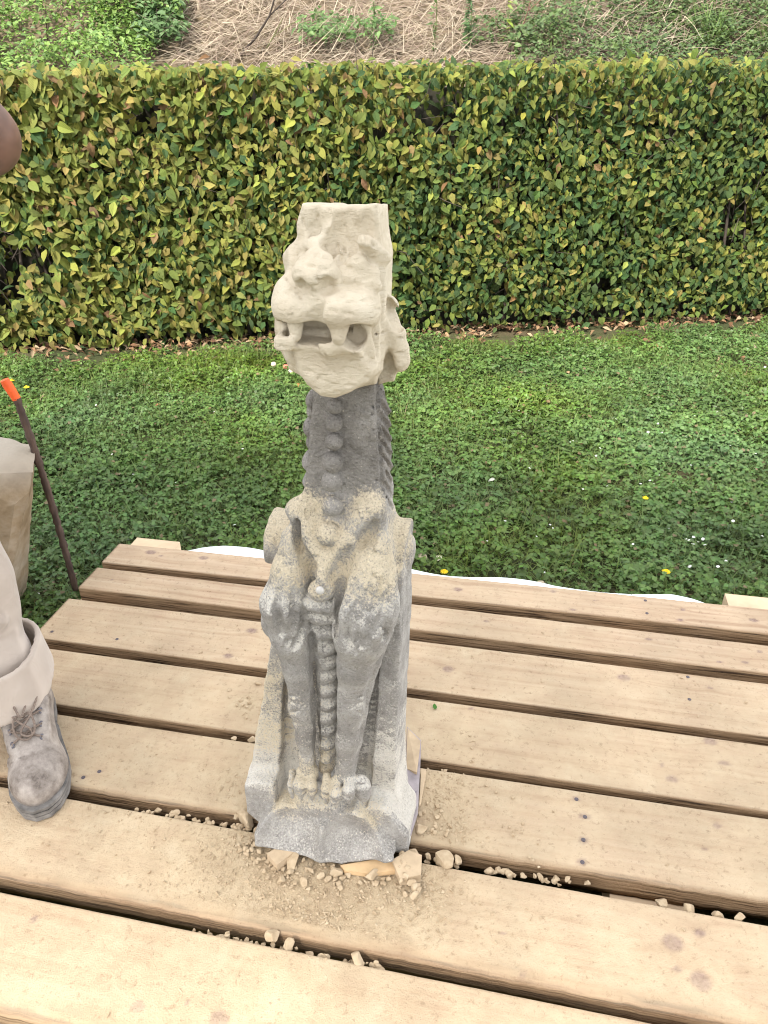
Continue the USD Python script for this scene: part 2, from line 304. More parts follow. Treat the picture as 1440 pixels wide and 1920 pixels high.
# leaf litter under the hedge
g = np.random.default_rng(81); n = 1500
s = g.uniform(-2.7, 3.0, n); d = np.abs(g.normal(0.02, 0.12, n)) - 0.12; d = np.where(g.random(n) < .08, g.uniform(0, .8, n), d)
P = hp(s, d, 0.012 + g.random(n) * 0.02); a = g.uniform(0, 6.28, n)
v, f, uv, ix = leaves(P, np.stack([np.cos(a), np.sin(a), g.normal(0, .3, n)], 1), np.stack([g.normal(0, .5, n), g.normal(0, .5, n), np.ones(n)], 1), g.uniform(.025, .055, n), g.uniform(.015, .03, n), 0.5, 0.4, 4, 'ovate', 82)
pal = np.array([(0.24, 0.13, 0.07), (0.32, 0.20, 0.11), (0.16, 0.085, 0.05), (0.36, 0.26, 0.16)])
litter_m = leaf_mat('litter_leaf', 0.1, 0.0, 0.8, 0.2)
tag(obj('leaf_litter', (v, f), litter_m, attrs={'tint': pal[g.integers(0, 4, n)][ix] * g.uniform(.7, 1.2, n)[ix][:, None]}), 'brown fallen leaves on bare earth along the foot of the hedge', 'leaf litter', kind='stuff')

# ------------------------------------------------------------------ bank behind the hedge
BS = math.tan(math.radians(36)); BY = 4.75
def bank_z(x, y): return np.maximum(0.0, (y - BY) * BS) * 1.0 + (meshkit.fbm(np.stack([np.asarray(x) * 1.1, np.asarray(y) * 1.1, np.asarray(x) * 0], -1), 3, 91) - .5) * 0.35 * np.clip((np.asarray(y) - BY) * 2, 0, 1)
bx, by = np.linspace(-9, 9, 120), np.concatenate([np.linspace(BY - .1, 8.5, 50), [11, 15]])
BX, BYY = np.meshgrid(bx, by); BZ = bank_z(BX, BYY) - 0.03 * (BYY < BY); BZ[-1] = BZ[-2] + .2
ii = (np.arange(len(by) - 1)[:, None] * 120 + np.arange(119)).ravel()
bank_m = plain('bank_earth', (0.13, 0.10, 0.065), noise=18, amount=0.5, rough=0.95, spec=0.1)
tag(obj('hillside', (np.stack([BX, BYY, BZ], -1).reshape(-1, 3), quads(np.stack([ii, ii + 1, ii + 121, ii + 120], 1))), bank_m, smooth=True), 'steep earth bank rising behind the hedge', 'hillside', kind='structure')
def bank(px, py):                                          # the point of the bank that a pixel of the photograph shows
    d = ray(px, py); ts = np.linspace(4.6, 10, 400) / d[1]; Q = CAM + ts[:, None] * d
    k = np.argmax(Q[:, 2] < bank_z(Q[:, 0], Q[:, 1])); return Q[k]
bank_leaf = leaf_mat('bank_leaf', 0.35, 0.0, 0.5, 0.4, sat=0.2)
def bank_scatter(n, boxes, seed):
    """Points on the bank seen inside boxes (x0, y0, x1, y1, weight) of the picture."""
    g = np.random.default_rng(seed); w = np.array([b[4] for b in boxes], float); k = g.choice(len(boxes), n, p=w / w.sum())
    b = np.array([x[:4] for x in boxes])[k]; px = g.uniform(b[:, 0], b[:, 2]); py = g.uniform(b[:, 1], b[:, 3])
    d = (px - 720)[:, None] * ex - (py - 960)[:, None] * eu + FOCAL * fw
    y = np.full(n, 5.5)
    for _ in range(30):                                      # march to the sloping surface
        Q = CAM + d * (y / d[:, 1])[:, None]; y = y + 0.35 * (Q[:, 2] - bank_z(Q[:, 0], y)) / BS
    y = np.clip(y, BY, 9); Q = CAM + d * (y / d[:, 1])[:, None]; Q[:, 2] = bank_z(Q[:, 0], y); return Q, g
# dead straw
Q, g = bank_scatter(6000, [(330, -60, 1300, 150, 6), (1300, -60, 1600, 125, 1.0)], 101)
n = len(Q); az = g.normal(0.3, 0.75, n) + np.where(g.random(n) < .5, 0, np.pi); el = g.normal(0.1, 0.3, n); ln = g.uniform(0.15, 0.5, n)
d = np.stack([np.cos(az) * np.cos(el), np.sin(az) * np.cos(el) * 0.8, np.sin(el) + np.sin(az) * .55], 1)
v, f, uv, ix = leaves(Q + [0, 0, .03] + g.uniform(0, .07, (n, 1)) * [0, -.6, 1], d, np.stack([g.normal(0, .3, n), -np.ones(n) * .5, np.ones(n)], 1), ln, g.uniform(.0028, .0062, n), 0.3, 0.30, 4, 'blade', 102)
pal = np.array([(0.40, 0.33, 0.24), (0.32, 0.25, 0.19), (0.22, 0.16, 0.125), (0.46, 0.39, 0.29)])
tag(obj('dead_straw', (v, f), litter_m, attrs={'tint': pal[g.integers(0, 4, n)][ix] * g.uniform(.75, 1.15, n)[ix][:, None]}), 'matted dry straw and dead stems covering the bank above the hedge', 'dry grass', kind='stuff')
def leafy(name, label, cat, n, boxes, seed, size, high, pal, stalk=True):
    Q, g = bank_scatter(n, boxes, seed); lump = meshkit.fbm(Q * 3.5, 3, seed)
    h = 0.06 + high * np.clip((lump - 0.25) * 2.2, 0.1, 1.2) * g.uniform(0.3, 1, n)
    P = Q + np.stack([g.normal(0, .02, n), -h * .45, h], 1); a = g.uniform(0, 6.28, n)
    tip = np.stack([np.cos(a), np.sin(a) * .8 - .3, g.normal(-.1, .35, n)], 1)
    L = g.lognormal(math.log(size), .3, n)
    v, f, uv, ix = leaves(P, tip, np.stack([g.normal(0, .4, n), g.normal(-.5, .4, n), np.ones(n)], 1), L, L * g.uniform(.45, .75, n), .25, .25, 4, 'ovate', seed + 1)
    pal = np.array(pal); T = 1.1 * pal[g.integers(0, len(pal), n)] * g.uniform(.75, 1.3, (n, 1))
    return tag(obj(name, (v, f), bank_leaf, attrs={'tint': T[ix]}), label, cat, kind='stuff')
leafy('bank_ground_cover', 'bright green small leaved undergrowth on the left of the bank', 'undergrowth', 11000, [(-220, -60, 300, 190, 6.5), (300, -30, 350, 80, 0.6), (180, 20, 290, 110, 1)], 111, 0.034, 0.30, [(0.17, 0.28, 0.06), (0.21, 0.32, 0.07), (0.12, 0.21, 0.05)])
leafy('bank_ground_cover', 'dull green low undergrowth with thin stems right of the dry straw', 'undergrowth', 9000, [(960, 20, 1480, 150, 6), (1130, -40, 1640, 60, 2.5), (870, 60, 1050, 110, .8)], 121, 0.030, 0.16, [(0.10, 0.16, 0.05), (0.13, 0.19, 0.06), (0.08, 0.13, 0.045)])
leafy('nettle_clump', 'clump of pale green nettles just above the hedge left of the sculpture top', 'weed', 700, [(590, 60, 735, 112, 1), (560, 85, 620, 112, .3)], 131, 0.034, 0.20, [(0.11, 0.20, 0.06), (0.14, 0.23, 0.07)])
leafy('nettle_clump', 'clump of grey green leafy weeds at the right edge of the lush undergrowth', 'weed', 600, [(270, 50, 350, 112, 1)], 141, 0.045, 0.22, [(0.10, 0.18, 0.06), (0.13, 0.21, 0.08)])
# tall weeds that stand out one by one
stem_m = plain('weed_stem', (0.12, 0.13, 0.05), noise=40)
def weed(px, py, hpx, label, n, size, seed, col, cat='weed', name='tall_weed', lean=0.0):
    q = bank(px, py); g = np.random.default_rng(seed); h = hpx / 1400 * q[1] * 1.02
    t = thing(name, label, cat, q)
    top = np.array([lean * h, -0.12 * h, h]); pts = np.array([top * u + [0.02 * math.sin(3 * u), 0, 0] for u in np.linspace(0, 1, 6)])
    obj('stem', tube(pts, np.linspace(.005, .002, 6), 5), stem_m, t, smooth=True)
    u = g.uniform(.08, 1, n); P = top * u[:, None]; a = g.uniform(0, 6.28, n)
    L = size * g.uniform(.6, 1.2, n) * (1.15 - .5 * u)
    v, f, uv, ix = leaves(P, np.stack([np.cos(a), np.sin(a), g.normal(.1, .4, n)], 1), np.stack([g.normal(0, .3, n), -.6 * np.ones(n), np.ones(n)], 1), L, L * .42, .25, .3, 4, 'ovate', seed)
    obj('leaves', (v, f), bank_leaf, t, attrs={'tint': (np.array(col) * g.uniform(.8, 1.3, (n, 1)))[ix]})
weed(812, 104, 118, 'tallest thin green weed on the bank, right of the sculpture top', 60, 0.055, 151, (0.11, 0.19, 0.055))
weed(876, 104, 80, 'bushy green weed with narrow leaves on the straw bank, second right of the sculpture', 110, 0.06, 152, (0.10, 0.18, 0.065))
weed(945, 100, 72, 'small weed with large bright yellow green leaves beside a thin brown stalk', 12, 0.085, 153, (0.24, 0.32, 0.05))
weed(700, 100, 70, 'low leafy weed at the right of the nettle clump above the hedge', 60, 0.05, 154, (0.12, 0.21, 0.065))
def stalk(pts, r, label, name='dead_stalk', m=None, cat='stalk'):
    Q = np.array([bank(a, min(b, 104)) for a, b in pts[:1]]); y0 = Q[0][1]
    W3 = [Q[0]] + [aty(a, b, y0 - 0.06 * i) for i, (a, b) in enumerate(pts[1:], 1)]
    o = W3[0]; t = thing(name, label, cat, o); K = np.array(W3) - o
    obj('stem', tube(K, np.linspace(r, r * .45, len(K)), 6), m or twig_m, t, smooth=True)
    mid = K[len(K) // 2]; obj('side_shoot', tube([mid, mid + (K[-1] - mid) * .5 + [.10, -.02, .02], mid + (K[-1] - mid) * .8 + [.17, -.04, .03]], [r * .5, r * .4, r * .2], 5), m or twig_m, t, smooth=True)
red_m = plain('dry_red_stem', (0.20, 0.10, 0.075), noise=40)
stalk([(450, 106), (480, 70), (505, 30), (520, -20)], 0.011, 'thick bare brown branch leaning right on the straw above the hedge', 'bare_branch', cat='branch')
stalk([(492, 104), (512, 70), (530, 35)], 0.005, 'thin green brown shoot right of the thick bare branch', m=stem_m)
stalk([(960, 100), (975, 62), (990, 20), (1000, -20)], 0.0055, 'thin red brown stalk on the straw, beside the yellow green weed', m=red_m)
stalk([(298, 106), (297, 60), (293, 15)], 0.005, 'dark upright stalk in the undergrowth, nearest the straw edge')
stalk([(89, 80), (87, 45), (85, 10)], 0.004, 'dark upright stalk deep in the lush undergrowth on the left')
stalk([(1150, 92), (1165, 60), (1175, 25)], 0.004, 'dark thin stalk in the dull undergrowth, leftmost of three on the right')
stalk([(1185, 95), (1200, 62), (1208, 35)], 0.004, 'dark thin stalk in the dull undergrowth, middle of three on the right')
stalk([(1222, 84), (1236, 62), (1245, 42)], 0.004, 'dark thin stalk in the dull undergrowth, rightmost of three on the right')
def grass_clump(px, py, n, h, seed, label):
    q = bank(px, py); g = np.random.default_rng(seed); t = thing('grass_clump', label, 'grass', q)
    a = g.uniform(0, 6.28, n); el = g.uniform(.7, 1.45, n); d = np.stack([np.cos(a) * np.cos(el), np.sin(a) * np.cos(el) - .15, np.sin(el)], 1)
    v, f, uv, ix = leaves(np.stack([g.normal(0, .05, n), g.normal(0, .05, n), np.zeros(n)], 1), d, np.stack([-d[:, 0], -d[:, 1] - .4, 1 - d[:, 2]], 1), g.uniform(.5, 1, n) * h, g.uniform(.005, .010, n), .2, .35, 6, 'blade', seed)
    obj('blades', (v, f), bank_leaf, t, attrs={'tint': (np.array([.15, .24, .055]) * g.uniform(.7, 1.3, (n, 1)))[ix]})
grass_clump(1330, 85, 150, 0.34, 161, 'tall bright grass clump at the upper right of the bank')
grass_clump(1425, 95, 90, 0.28, 162, 'dry edged grass clump at the far right of the bank')
grass_clump(1255, 60, 70, 0.25, 163, 'thin grass clump left of the tall bright grass on the bank')
# ------------------------------------------------------------------ canvas canopy over the work place (behind and above the camera): it shades the deck and the near lawn
canopy = thing('canvas_canopy', 'tall pale canvas shade sail on four poles behind the carving place', 'canopy')
canvas_m = mat('canvas', {'p': ('principled_bsdf', {'base_color': (0.78, 0.76, 0.70), 'roughness': 0.9, 'specular_ior_level': 0.1}), 't': ('translucent_bsdf', {'color': (0.78, 0.76, 0.70)}), 'x': ('mix_closure', {'fac': 0.3})}, [('p.BSDF', 'x.closure1'), ('t.BSDF', 'x.closure2')], 'x.closure')
DA = math.radians(-12.05); DT = np.array([math.cos(DA), math.sin(DA), 0.0]); DN = np.array([-math.sin(DA), math.cos(DA), 0.0])
CZ_ = 6.6; st_, sn_ = SUN @ DT / SUN[2], SUN @ DN / SUN[2]
CX0, CX1, CY0, CY1 = -2.3 + st_ * 6.5, 3.0 + st_ * 6.5, 0.47 + sn_ * 6.5, 2.45 + sn_ * 6.6
cxs, cys = np.linspace(CX0, CX1, 40), np.linspace(CY0, CY1, 24); QX, QY = np.meshgrid(cxs, cys)
QZ = CZ_ + .22 * (1 - np.maximum(abs((QX - (CX0 + CX1) / 2) / (CX1 - CX0) * 2), abs((QY - (CY0 + CY1) / 2) / (CY1 - CY0) * 2))) + .012 * np.sin(QX * 9)
top_ = (QX[..., None] * DT + QY[..., None] * DN + QZ[..., None] * np.array([0, 0, 1.])).reshape(-1, 3); ii = (np.arange(23)[:, None] * 40 + np.arange(39)).ravel(); fq = np.stack([ii, ii + 1, ii + 41, ii + 40], 1)
obj('cloth', (np.vstack([top_, top_ - [0, 0, .004]]), np.vstack([quads(fq), quads(fq[:, ::-1] + len(top_))])), canvas_m, canopy, smooth=True)
pole_m = plain('canopy_pole', (0.5, 0.5, 0.5), noise=50, rough=.5)
for a in (CX0 + .03, CX1 - .03):
    for b in (CY0 + .03, CY1 - .03): q_ = a * DT + b * DN; obj('pole', tube([q_, q_ + [0, 0, 3.2], q_ + [0, 0, CZ_ - .01]], .04, 10), pole_m, canopy, smooth=40)
# ------------------------------------------------------------------ deck
deck = thing('plank_deck', 'low platform of wide dusty pale wood planks with open gaps', 'deck')
plank_m = mat('plank_wood', {
    'uv': ('uvmap', {'attribute': 'st'}), 'g': ('geometry', {}), 'sn': ('separate_xyz', {}), 'tc': ('texture_coordinate', {}),
    'mp': ('mapping', {'scale': (2.2, 75.0, 1.0)}), 'gr': ('noise_texture', {'scale': 1.0, 'detail': 5.0, 'roughness': 0.6, 'distortion': 0.3}),
    'mp2': ('mapping', {'scale': (9.0, 9.0, 330.0)}), 'ed': ('noise_texture', {'scale': 1.0, 'detail': 3.0, 'roughness': 0.6}),
    'rg': ('rgb_ramp', {'ramp': [(0.3, (0.36, 0.225, 0.135)), (0.45, (0.475, 0.335, 0.212)), (0.62, (0.53, 0.39, 0.258)), (0.75, (0.56, 0.43, 0.29))]}),
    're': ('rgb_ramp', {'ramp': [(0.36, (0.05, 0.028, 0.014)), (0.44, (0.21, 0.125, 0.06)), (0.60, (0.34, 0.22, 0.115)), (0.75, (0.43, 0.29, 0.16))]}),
    'du': ('attribute', {'attribute': 'dust'}), 'kn': ('attribute', {'attribute': 'knot'}), 'si': ('attribute', {'attribute': 'edge'}),
    'n1': ('noise_texture', {'scale': 14.0, 'detail': 8.0, 'roughness': 0.7}), 'n2': ('noise_texture', {'scale': 420.0, 'detail': 4.0, 'roughness': 0.7}),
    'nk': ('noise_texture', {'scale': 180.0, 'detail': 4.0}), 'rk': ('rgb_ramp', {'ramp': [(0.30, (0.17, 0.10, 0.085)), (0.7, (0.31, 0.215, 0.185))]}),
    'dc': ('rgb_ramp', {'ramp': [(0.25, (0.38, 0.28, 0.165)), (0.5, (0.485, 0.37, 0.228)), (0.8, (0.56, 0.445, 0.295))]}),
    'da': ('math', {'math_type': 'multiply_add', 'value2': 1.7, 'value3': -0.85}), 'db': ('math', {'math_type': 'add', 'use_clamp': True}),
    'm1': ('mix', {}), 'm2': ('mix', {}), 'm3': ('mix', {}),
    'n5': ('noise_texture', {'scale': 95.0, 'detail': 7.0, 'roughness': 0.75}), 'b5': ('bump', {'strength': 0.7, 'distance': 0.005}), 'sp': ('rgb_ramp', {'ramp': [(0.33, (0.45, 0.39, 0.33)), (0.44, (1, 1, 1)), (1.0, (1, 1, 1))]}), 'm4': ('mix', {'mix_type': 'multiply', 'fac': 0.55}),
    'b1': ('bump', {'strength': 0.7, 'distance': 0.0022}), 'b2': ('bump', {'strength': 0.35, 'distance': 0.004}), 'b3': ('bump', {'strength': 0.45, 'distance': 0.0015}),
    'n6': ('noise_texture', {'scale': 5.0, 'detail': 6.0, 'roughness': 0.62}), 'm6': ('map_range', {'from_min': 0.3, 'from_max': 0.7, 'to_min': 0.80, 'to_max': 1.06}), 'hs2': ('hsv', {'fac': 1.0, 'saturation': 0.93}), 'hs': ('hsv', {'fac': 1.0}), 'tn': ('attribute', {'attribute': 'tone'}),
    'p': ('principled_bsdf', {'roughness': 0.85, 'specular_ior_level': 0.18})},
    [('uv.UV', 'mp.vector'), ('mp.vector', 'gr.vector'), ('g.position', 'mp2.vector'), ('mp2.vector', 'ed.vector'), ('gr.fac', 'rg.fac'), ('ed.fac', 're.fac'),
     ('g.position', 'n1.vector'), ('g.position', 'n2.vector'), ('g.position', 'nk.vector'), ('nk.fac', 'rk.fac'), ('n1.fac', 'dc.fac'),
     ('n1.fac', 'da.value1'), ('da.value', 'db.value1'), ('du.fac', 'db.value2'),
     ('kn.fac', 'm1.fac'), ('rg.color', 'm1.color1'), ('rk.color', 'm1.color2'),
     ('db.value', 'm2.fac'), ('m1.color', 'm2.color1'), ('dc.color', 'm2.color2'),
     ('g.position', 'n5.vector'), ('n5.fac', 'b5.height'), ('b2.normal', 'b5.normal'), ('n5.fac', 'sp.fac'), ('m2.color', 'm4.color1'), ('sp.color', 'm4.color2'),
     ('si.fac', 'm3.fac'), ('m4.color', 'm3.color1'), ('re.color', 'm3.color2'), ('m3.color', 'hs.color'), ('tn.fac', 'hs.value'), ('g.position', 'n6.vector'), ('n6.fac', 'm6.value'), ('m6.result', 'hs2.value'), ('hs.color', 'hs2.color'), ('hs2.color', 'p.base_color'),
     ('n2.fac', 'b1.height'), ('n1.fac', 'b2.height'), ('b1.normal', 'b2.normal'), ('ed.fac', 'b3.height'), ('b5.normal', 'b3.normal'), ('b3.normal', 'p.normal')])
LEFT, RIGHT, THK = -1.048, 1.50, 0.046
PLK = [((-0.2072, 1.5447), (-0.2077, 1.4512), 0.004, 1.00), ((-0.2205, 1.4199), (-0.2226, 1.3270), 0.004, .97), ((-0.2152, 1.2902), (-0.2169, 1.1377), 0.003, 1.02), ((-0.2132, 1.1106), (-0.2138, 0.9563), 0.004, 1.0),
       ((-0.2072, 0.9381), (-0.2057, 0.7816), 0.009, .98), ((-0.2202, 0.7506), (-0.2171, 0.5971), 0.016, 1.01), ((-0.2113, 0.5740), (-0.2113, 0.4190), 0.018, 1.03)]
# knots and nail marks: (pixel x, pixel y, half length along the plank, half width, plank)
KN = [(283, 1035.5, .016, .010, 0), (382, 1046, .014, .009, 0), (302, 1042, .005, .004, 0), (858, 1105, .012, .009, 0), (1037, 1109, .007, .006, 0), (1074, 1143, .007, .005, 0), (1275, 1162, .007, .006, 0), (1280, 1143, .006, .005, 0), (1115, 1126, .004, .003, 0), (1413, 1163, .010, .007, 0),
      (210, 1086, .005, .004, 1), (275, 1084, .003, .003, 1), (912, 1164, .007, .005, 1), (1043, 1179, .003, .003, 1), (1216, 1198, .007, .005, 1), (1424, 1221, .006, .005, 1), (1398, 1241, .008, .005, 1), (1350, 1240, .007, .003, 1),
      (472, 1181, .014, .010, 2), (428, 1228, .012, .007, 2), (97, 1183, .006, .004, 2), (219, 1197, .006, .004, 2), (840, 1253, .013, .010, 2), (1170, 1269, .015, .010, 2), (1331, 1288, .006, .005, 2),
      (1331, 1390, .014, .011, 3), (885, 1328, .007, .004, 3), (1260, 1461, .012, .008, 3), (1358, 1432, .013, .006, 3), (1240, 1434, .004, .004, 3),
      (156, 1457, .006, .005, 4), (186, 1446, .006, .004, 4), (1097, 1530, .012, .008, 4), (1080, 1497, .008, .006, 4), (1094, 1574, .009, .008, 4), (1092, 1616, .009, .008, 4), (1344, 1547, .008, .006, 4), (1321, 1592, .005, .004, 4),
      (1262, 1766, .016, .014, 5), (1315, 1838, .016, .015, 5), (1312, 1747, .009, .007, 5), (943, 1748, .004, .004, 5), (980, 1825, .004, .004, 5), (1165, 1881, .004, .004, 5), (1270, 1816, .007, .005, 5),
      (257, 1888, .012, .010, 6), (411, 1912, .016, .012, 6), (350, 1880, .004, .004, 6), (65, 1723, .006, .006, 6)]
PILES = [(620, 1665, .13, 1.0), (470, 1600, .10, .8), (560, 1720, .09, .75), (760, 1650, .07, 1.0), (830, 1480, .05, .8), (850, 1560, .05, .7), (455, 1470, .06, .5), (470, 1320, .035, .9), (860, 1390, .05, .6), (250, 1330, .07, .25), (240, 1470, .08, .3), (330, 1790, .13, .3), (560, 1810, .10, .25), (280, 1240, .05, .3)]
pile_w = np.array([np.append(onz(a, b, DECK_Z)[:2], [s, w]) for a, b, s, w in PILES])
def pile_at(X, Y):
    return sum(w * np.exp(-((X - x) ** 2 + (Y - y) ** 2) / (2 * (s * .6) ** 2)) for x, y, s, w in pile_w)
for i, ((mb, bb), (mf, bf), rad, tone) in enumerate(PLK):
    step = 0.005; nl = int((RIGHT - LEFT) / step); l = np.linspace(0, 1, nl)
    c = math.cos(DA)
    def edge(m, b, tt):                                       # a point of the line y = m x + b at distance tt along the deck
        x = (tt - b * DT[1]) / (DT[0] + m * DT[1]); return np.stack([x, m * x + b], -1)
    tt = LEFT + (RIGHT - LEFT) * l; EB, EF = edge(mb, bb, tt), edge(mf, bf, tt)
    wdt = np.linalg.norm(EB - EF, axis=1).mean()
    # cross-section from the bottom front round over the top to the bottom back: (fraction from front to back, z below the top, edge)
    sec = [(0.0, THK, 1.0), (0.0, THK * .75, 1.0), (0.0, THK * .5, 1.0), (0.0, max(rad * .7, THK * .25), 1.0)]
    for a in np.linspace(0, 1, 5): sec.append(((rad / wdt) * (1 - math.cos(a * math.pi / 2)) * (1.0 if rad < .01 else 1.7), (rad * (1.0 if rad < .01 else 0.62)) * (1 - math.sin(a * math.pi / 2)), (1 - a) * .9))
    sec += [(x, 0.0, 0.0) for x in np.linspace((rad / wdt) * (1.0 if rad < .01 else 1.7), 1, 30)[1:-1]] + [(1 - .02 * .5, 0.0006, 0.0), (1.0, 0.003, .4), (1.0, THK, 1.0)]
    sec = np.array(sec); ns = len(sec)
    XY = EF[:, None] + (EB - EF)[:, None] * sec[None, :, 0, None]
    Zt = DECK_Z - np.broadcast_to(sec[:, 1], (nl, ns)).copy()
    X, Y = XY[..., 0], XY[..., 1]; topm = sec[:, 2] < 0.5
    nz = meshkit.fbm(np.stack([X * 30, Y * 30, X * 0 + i], -1), 3, 5 + i) - .5
    pil = pile_at(X, Y)
    Zt += np.where(topm, nz * 0.0012, 0) - 0.0012 * (i % 3)
    fr = (meshkit.fbm(np.stack([X * 60, Y * 0, X * 0 + i * 7], -1), 4, 77) - .5) * 0.0022 * (rad > .005)
    XY = XY - (DN[:2] * (fr * (sec[:, 0] < .2))[..., None])
    V = np.concatenate([XY, Zt[..., None]], -1)
    tL = XY @ DT[:2]
    vco = sec[:, 0][None] * wdt + np.zeros((nl, 1)); knot = np.zeros((nl, ns)); warp = np.zeros((nl, ns))
    for (px, py, a, b, pi) in KN:
        if pi != i: continue
        k = onz(px, py, DECK_Z); dt = tL - k @ DT; dn = (XY @ DN[:2]) - k @ DN
        r = np.sqrt((dt / (a * .9)) ** 2 + (dn / (b * .9)) ** 2)
        knot = np.maximum(knot, np.clip((1.2 - r) * 2.2, 0, .8)); warp += np.sign(dn) * b * 1.6 * np.exp(-(dt / (a * 2.6)) ** 2) * np.exp(-np.abs(dn) / (b * 2.5))
    UV = np.stack([tL, vco + warp + i * .37], -1)
    base = [.10, .18, .36, .50, .58, .62, .50][i]
    dust = np.clip(base + .5 * pil + (meshkit.fbm(np.stack([X * 3, Y * 3, X * 0], -1), 3, 8) - .5) * .5 + .18 * np.exp(-((tL + .25) / .5) ** 2), 0, 1) * (1 - .65 * knot)
    dust = np.where(sec[None, :, 2] > .5, 0.0, dust)
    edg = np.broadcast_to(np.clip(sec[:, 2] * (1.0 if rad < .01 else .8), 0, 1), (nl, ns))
    ii = (np.arange(nl - 1)[:, None] * ns + np.arange(ns - 1)).ravel(); fq = np.stack([ii, ii + ns, ii + ns + 1, ii + 1], 1)
    bt = np.arange(nl - 1) * ns; fb = np.stack([bt + ns - 1, bt + ns - 1 + ns, bt + ns, bt], 1)
    Fc = np.vstack([quads(fq), quads(fb)])
    e0 = [[0, k, k + 1] for k in range(1, ns - 1)]; o = (nl - 1) * ns; e1 = [[o, o + k + 1, o + k] for k in range(1, ns - 1)]
    Fc = np.vstack([Fc, e0, e1])
    v, f, nrm = meshkit.arrays((V.reshape(-1, 3), Fc[:, ::-1] if False else Fc), True)
    m = obj('plank', (V.reshape(-1, 3), Fc), plank_m, deck, smooth=True, attrs={'dust': dust.ravel(), 'knot': knot.ravel(), 'edge': edg.ravel(), 'tone': np.full(nl * ns, tone)}, uv=UV.reshape(-1, 2))
screw_m = plain('screw_head', (0.07, 0.055, 0.06), noise=400, amount=.4, rough=.55, spec=.5)
for px, py, pi in [(1097, 1531, 4), (1094, 1574, 4), (1092, 1616, 4), (1081, 1498, 4), (156, 1457, 4), (186, 1446, 4), (97, 1183, 2), (219, 1197, 2), (1210, 1126, 0), (1213, 1150, 0), (1290, 1268, 2), (1293, 1310, 2)]:
    k = onz(px, py, DECK_Z); m = trimesh.creation.cylinder(.0036, .0024, sections=12); m.apply_translation(k - [0, 0, .0004 + .0012 * (pi % 3)])
    obj('screw', m, screw_m, stage.GetPrimAtPath('/World/plank_deck/plank' + (f'_{pi:03d}' if pi else '')))
# bearers under the planks, poking out at the back
bear_m = plain('bearer_wood', (0.60, 0.45, 0.30), noise=20, amount=0.15, rough=0.85, spec=0.15, bump=0.4)
def box_between(a, b, w, z0, z1):
    a, b = np.array(a[:2]), np.array(b[:2]); d = unit(b - a); s = np.array([-d[1], d[0]]) * w / 2
    P4 = [a - s, b - s, b + s, a + s]
    m = trimesh.convex.convex_hull(np.array([[*q, z] for z in (z0, z1) for q in P4])); return m
zt = DECK_Z - THK - 0.004
for (px, py, w, back) in [(297, 1012, .13, None), (1440, 1121, .20, None)]:
    k = onz(px, py, zt); tt_ = k @ DT; nn_ = k @ DN
    a = DT * tt_ + DN * 0.33; b = DT * tt_ + DN * nn_
    obj('bearer', box_between(a, b, w, 0.015, zt), bear_m, deck)
for tt_ in (0.25,):
    obj('bearer', box_between(DT * tt_ + DN * .33, DT * tt_ + DN * 1.45, .12, 0.015, zt), bear_m, deck)
# white sheet under the back edge
sheet_m = plain('white_sheet', (0.80, 0.83, 0.84), noise=6, amount=0.05, rough=0.35, spec=0.5)
top = [(335, 1029), (345, 1024), (380, 1021.5), (420, 1022), (470, 1026), (525, 1031), (600, 1040), (700, 1052), (780, 1061.5), (850, 1069), (920, 1077), (990, 1087), (1040, 1094), (1100, 1096), (1160, 1101), (1220, 1108), (1260, 1113), (1300, 1124), (1320, 1131)]
tp = np.array([onz(a, b, .075) for a, b in top]); u = np.linspace(0, len(tp) - 1, 160)
tp = np.stack([np.interp(u, np.arange(len(tp)), tp[:, k]) for k in range(3)], 1)
row = []
for k, q in enumerate(np.linspace(0, 1, 14)):
    dn = tp @ DN; back = dn - q * np.maximum(dn - 1.0, 0.05); R = tp + (back - dn)[:, None] * DN
    R[:, 2] = .075 + .010 * np.sin(R[:, 0] * 17 + R[:, 1] * 5) * (1 - q) + .008 * (meshkit.noise(R * 9, 4) - .5) - .010 * (q == 0); row.append(R)
SV = np.vstack(row); ii = (np.arange(13)[:, None] * 160 + np.arange(159)).ravel()
fq = np.stack([ii, ii + 1, ii + 161, ii + 160], 1); nS = len(SV)
rimb = np.concatenate([SV, SV - [0, 0, .0015]])
tag(obj('plastic_sheet', (rimb, np.vstack([quads(fq), quads(fq[:, ::-1] + nS)])), sheet_m, smooth=True), 'white plastic sheet lying on the grass under the back edge of the deck', 'sheet')
